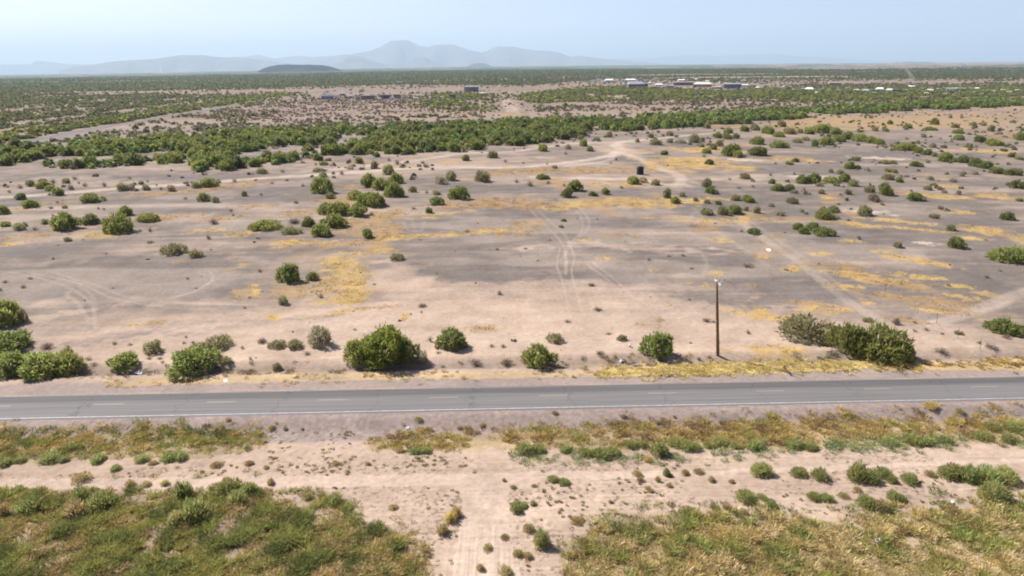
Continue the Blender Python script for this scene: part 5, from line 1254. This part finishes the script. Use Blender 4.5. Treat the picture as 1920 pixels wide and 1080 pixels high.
# small sheds, huts and trailers scattered through both settlements
r7 = random.Random(12)
SMALL = [(1116,153),(1133,157),(1150,150),(1172,158),(1188,149),(1200,151),(1218,158),(1231,167),(1250,153),(1262,163),(1270,149),(1292,152),(1305,150),(1312,167),(1326,154),(1352,157),(1362,152),(1383,157),(1392,168),(1404,158),(1420,166),(1428,158),
         (1468,166),(1490,171),(1530,176),(1545,168),(1575,172),(1590,168),(1606,171),(1634,170),(1640,177),(1658,178),(1664,168),(1699,171),(1716,175),(1728,169),(1736,177),(1760,169),(1772,178),(1795,178),(1822,174),(1832,168),(1838,177),(1868,176),(1880,171),(1892,175),(1908,172),
         (630,184),(666,181),(698,181),(712,187),(735,187),(780,186),(792,181),(826,184),(862,178),(905,176)]
for i, (px, py) in enumerate(SMALL):
    w = r7.uniform(4, 9); h = r7.uniform(2.6, 4.2)
    wall, cw = r7.choice(((M_WHITE, 'white'), (M_PALE, 'pale'), (M_WHITE, 'white'), (M_GREY, 'grey'), (M_BROWN, 'brown')))
    if i % 4 == 3: o = trailer(px, py, w, h, wall, None, r7.uniform(-.6, .6)); kind = 'trailer'
    else: o = house(px, py, w, h, wall, r7.choice((M_WHITE, M_PALE, M_GREY, M_WHITE)), None, r7.uniform(-.5, .5), 'hut', 'hut', 1, r7.random() < .5); kind = 'hut'
    o['group'] = 'small huts and trailers of the far settlements'
    later(o, f'small {cw} {kind}', px, py)

# ------------------------------------------------------------------ mountains
def rock(name, rgb):
    m, nt, out = new_mat(name); L = nt.links.new
    b = N(nt, 'ShaderNodeBsdfDiffuse'); tc = N(nt, 'ShaderNodeTexCoord'); n = N(nt, 'ShaderNodeTexNoise'); n.inputs['Scale'].default_value = .0025; n.inputs['Detail'].default_value = 8; n.inputs['Roughness'].default_value = .65
    L(tc.outputs['Object'], n.inputs['Vector']); r = N(nt, 'ShaderNodeValToRGB')
    r.color_ramp.elements[0].position = .35; r.color_ramp.elements[1].position = .68
    r.color_ramp.elements[0].color = (*[v * .6 for v in rgb], 1); r.color_ramp.elements[1].color = (*[v * 1.4 for v in rgb], 1)
    L(n.outputs['Fac'], r.inputs[0]); L(r.outputs[0], b.inputs[0]); L(b.outputs[0], out.inputs[0]); return m
M_ROCK = rock('desert_rock', (.15, .115, .09)); M_DARK = rock('dark_basalt', (.028, .030, .034))

def ridge(name, pts, D, depth, mat, lab, seed, rough=.35, step=2.5):
    pts = np.array(pts, float); px = np.arange(pts[0, 0], pts[-1, 0] + .1, step)
    py = np.interp(px, pts[:, 0], pts[:, 1])
    n = len(px); K = 17; V = np.zeros((K, n, 3))
    amp = np.minimum(1, np.minimum(np.arange(n), np.arange(n)[::-1]) / 6)
    py = py - amp * .55 * (fbm(px / 9, px * 0 + seed, seed, 3) - .5) * 2
    for i in range(n):
        d = ray(px[i], py[i]); h = math.hypot(d[0], d[1]); ux, uy = d[0] / h, d[1] / h
        zc = CAMZ + D * d[2] / h
        for j in range(K):
            o = (j - K // 2) / (K // 2); R = D + o * depth * (1 + .25 * math.sin(i * .21 + seed))
            X, Y = ux * R, uy * R; zb = float(gz(X, Y)) - 8
            s = max(0, 1 - abs(o)) ** 1.25
            k = 1 - rough * (1 - abs(2 * float(fbm(np.array(px[i] / 13 + o * 2.2 + seed), np.array(o * 1.6 + px[i] / 60), seed, 4)) - 1)) * (1 - s) * 1.6 if s < 1 else 1
            V[j, i] = (X, Y, zb + max(zc - zb, 0) * s * max(k, .1))
    i = np.arange(K * n).reshape(K, n)
    F = np.stack([i[:-1, :-1], i[:-1, 1:], i[1:, 1:], i[1:, :-1]], -1).reshape(-1, 4)
    o = obj(name, np_me(name, V.reshape(-1, 3), F, mat, None, True)); return tag(o, lab, 'mountains', None, 'structure')

ridge('mountains', [(-260,126),(-150,121),(0,121),(58,120),(66,115),(78,114),(92,116),(130,120),(180,121),(260,126)], 44000, 3800, M_ROCK, 'faint low mountains at the far left edge of the horizon', 3)
ridge('mountains', [(110,131),(150,124),(175,121),(200,117),(240,113),(280,111),(300,109),(322,105),(345,103),(382,103),(400,106),(425,108),(452,108),(480,111),(520,116),(560,120),(620,125),(660,127)], 30000, 3600, M_ROCK, 'long smooth pale blue mountain range at the left', 5)
ridge('mountains', [(410,118),(440,107),(468,105),(485,102),(498,106),(515,110),(530,108),(548,105),(562,104),(585,107),(615,105),(650,104),(700,112),(760,120)], 42000, 3800, M_ROCK, 'faint back range between left and central mountains', 7)
ridge('mountains', [(520,125),(560,118),(600,110),(640,103),(662,101),(690,96),(714,88),(724,81),(732,77),(742,76),(764,75),(772,79),(788,86),(803,88),(814,84),(830,83),(847,83),(860,87),(880,94),(903,98),(914,95),(924,90),(934,87),(960,87),(974,90),(1000,94),(1030,96),(1048,98),(1060,103),(1072,107),(1084,104),(1100,106),(1120,109),(1180,114),(1260,121)], 35000, 5000, M_ROCK, 'tall flat topped blue mountains at the centre of the horizon', 9)
ridge('mountains', [(1050,112),(1140,110),(1215,109),(1262,105),(1300,103),(1345,105),(1372,103),(1420,103),(1450,100),(1480,104),(1540,108),(1620,112),(1700,115)], 52000, 4000, M_ROCK, 'faintest low mountains right of the central range', 11)
ridge('hills', [(600,124),(632,118),(645,110),(656,106),(668,104),(682,108),(696,114),(730,122)], 27000, 1700, M_ROCK, 'small dark hill at the foot of the left shoulder of the central mountains', 13)
ridge('hills', [(755,121),(776,112),(786,107),(796,107),(806,112),(830,120)], 28000, 1200, M_ROCK, 'small rounded hill below the flat topped mountain', 15)
ridge('hills', [(874,124.5),(884,121),(890,119),(900,118.4),(908,119),(916,121.5),(924,124.5)], 20000, 640, M_DARK, 'tiny dark hill on the plain below the central range', 17)
ridge('hills', [(482,134),(494,128),(508,124),(522,121.5),(540,120.8),(560,121.4),(580,121),(604,122),(618,124.5),(630,128),(642,132)], 8500, 640, M_DARK, 'dark flat basalt butte rising from the plain at the left', 19, .2)
ridge('hills', [(1670,118),(1690,116.4),(1704,115.6),(1722,116.2),(1740,116),(1756,118)], 26000, 520, M_DARK, 'thin dark rise on the horizon at the right', 21)

# ------------------------------------------------------------------ dust plumes
def plume(pts, rad, dens, lab, name='dust'):
    m, nt, out = new_mat('blown_dust'); v = N(nt, 'ShaderNodeVolumePrincipled')
    v.inputs['Color'].default_value = (.95, .90, .84, 1); v.inputs['Density'].default_value = dens; v.inputs['Anisotropy'].default_value = .3
    nt.links.new(v.outputs[0], out.inputs['Volume'])
    o = MB().tube(pts, rad, 14).build(name, m); tag(o, lab, 'dust', None, 'stuff')
x, y, z = at(1717, 151); D = math.hypot(x, y); k = ppm(x, y, z)
plume([(x, y, z - 1), (x - 4 / k, y + 10, 8 / k), (x - 7 / k, y + 20, 17 / k), (x - 11 / k, y + 30, 27 / k), (x - 13 / k, y + 40, 34 / k)], [3.0 / k, 2.6 / k, 3.0 / k, 3.6 / k, 3.0 / k], .075, 'slanting pale dust plume rising from the plain at the right')
x, y, z = at(303, 136.5); k = ppm(x, y, z)
plume([(x, y, z - 1), (x, y, z + 5 / k), (x - 1.5 / k, y, z + 14 / k)], [2.6 / k, 1.8 / k, 1.2 / k], .012, 'small white dust plume far off before the left mountains')

# ------------------------------------------------------------------ air, sky, sun, camera
m, nt, out = new_mat('haze'); v = N(nt, 'ShaderNodeVolumePrincipled')
v.inputs['Color'].default_value = HAZE_COL; v.inputs['Density'].default_value = HAZE_D; v.inputs['Anisotropy'].default_value = HAZE_G
nt.links.new(v.outputs[0], out.inputs['Volume'])
o = MB().box(-52000, 52000, -1500, 59000, -420, 1750).build('haze', m); tag(o, 'thin blue desert haze over the whole plain', 'haze', None, 'stuff')

p0 = np.array(flat(1346, 667)); p1 = np.array(flat(1493, 698)); sh = p0 - p1
SUN_AZ = math.atan2(sh[0], sh[1]); SUN_EL = math.atan2(9.8, np.linalg.norm(sh))
print('sun', math.degrees(SUN_AZ), math.degrees(SUN_EL), 'S', S_LINE, S_FAR)
w = bpy.data.worlds.new('World'); scene.world = w; w.use_nodes = True
nt = w.node_tree; bg = nt.nodes['Background']; sk = nt.nodes.new('ShaderNodeTexSky'); sk.sky_type = 'NISHITA'; sk.sun_disc = False
sk.sun_elevation = SUN_EL; sk.sun_rotation = SUN_AZ; sk.altitude = 500; sk.air_density = .6; sk.dust_density = SKY_DUST; sk.ozone_density = 1.0
tn = nt.nodes.new('ShaderNodeVectorMath'); tn.operation = 'MULTIPLY'; tn.inputs[1].default_value = (1.12, .97, 1.0)   # dusty, slightly warmer desert sky
nt.links.new(sk.outputs[0], tn.inputs[0]); nt.links.new(tn.outputs[0], bg.inputs[0]); bg.inputs[1].default_value = SKY_S
L = bpy.data.lights.new('sun', 'SUN'); L.energy = SUN_S; L.angle = math.radians(.5); L.color = (1, .955, .88)
so = bpy.data.objects.new('sun', L); link(so)
sd = Vector((math.sin(SUN_AZ) * math.cos(SUN_EL), math.cos(SUN_AZ) * math.cos(SUN_EL), math.sin(SUN_EL)))
so.rotation_euler = sd.to_track_quat('Z', 'Y').to_euler(); so.location = (0, 0, 120)

settle()
cam = bpy.data.cameras.new('camera'); co = bpy.data.objects.new('camera', cam); link(co)
cam.sensor_width = 36; cam.lens = 36 * FPX / 1920; cam.clip_start = .5; cam.clip_end = 150000
co.matrix_world = Matrix(((RT[0], UP[0], -FW[0], 0), (RT[1], UP[1], -FW[1], 0), (RT[2], UP[2], -FW[2], CAMZ), (0, 0, 0, 1)))
scene.camera = co
scene.view_settings.view_transform = 'Standard'; scene.view_settings.look = 'None'
scene.view_settings.exposure = EXPO; scene.view_settings.gamma = 1
cy = scene.cycles
cy.max_bounces = 5; cy.diffuse_bounces = 3; cy.transmission_bounces = 3; cy.volume_bounces = 0; cy.transparent_max_bounces = 8
cy.use_denoising = True
cy.pixel_filter_type = 'BLACKMAN_HARRIS'; cy.filter_width = 1.9
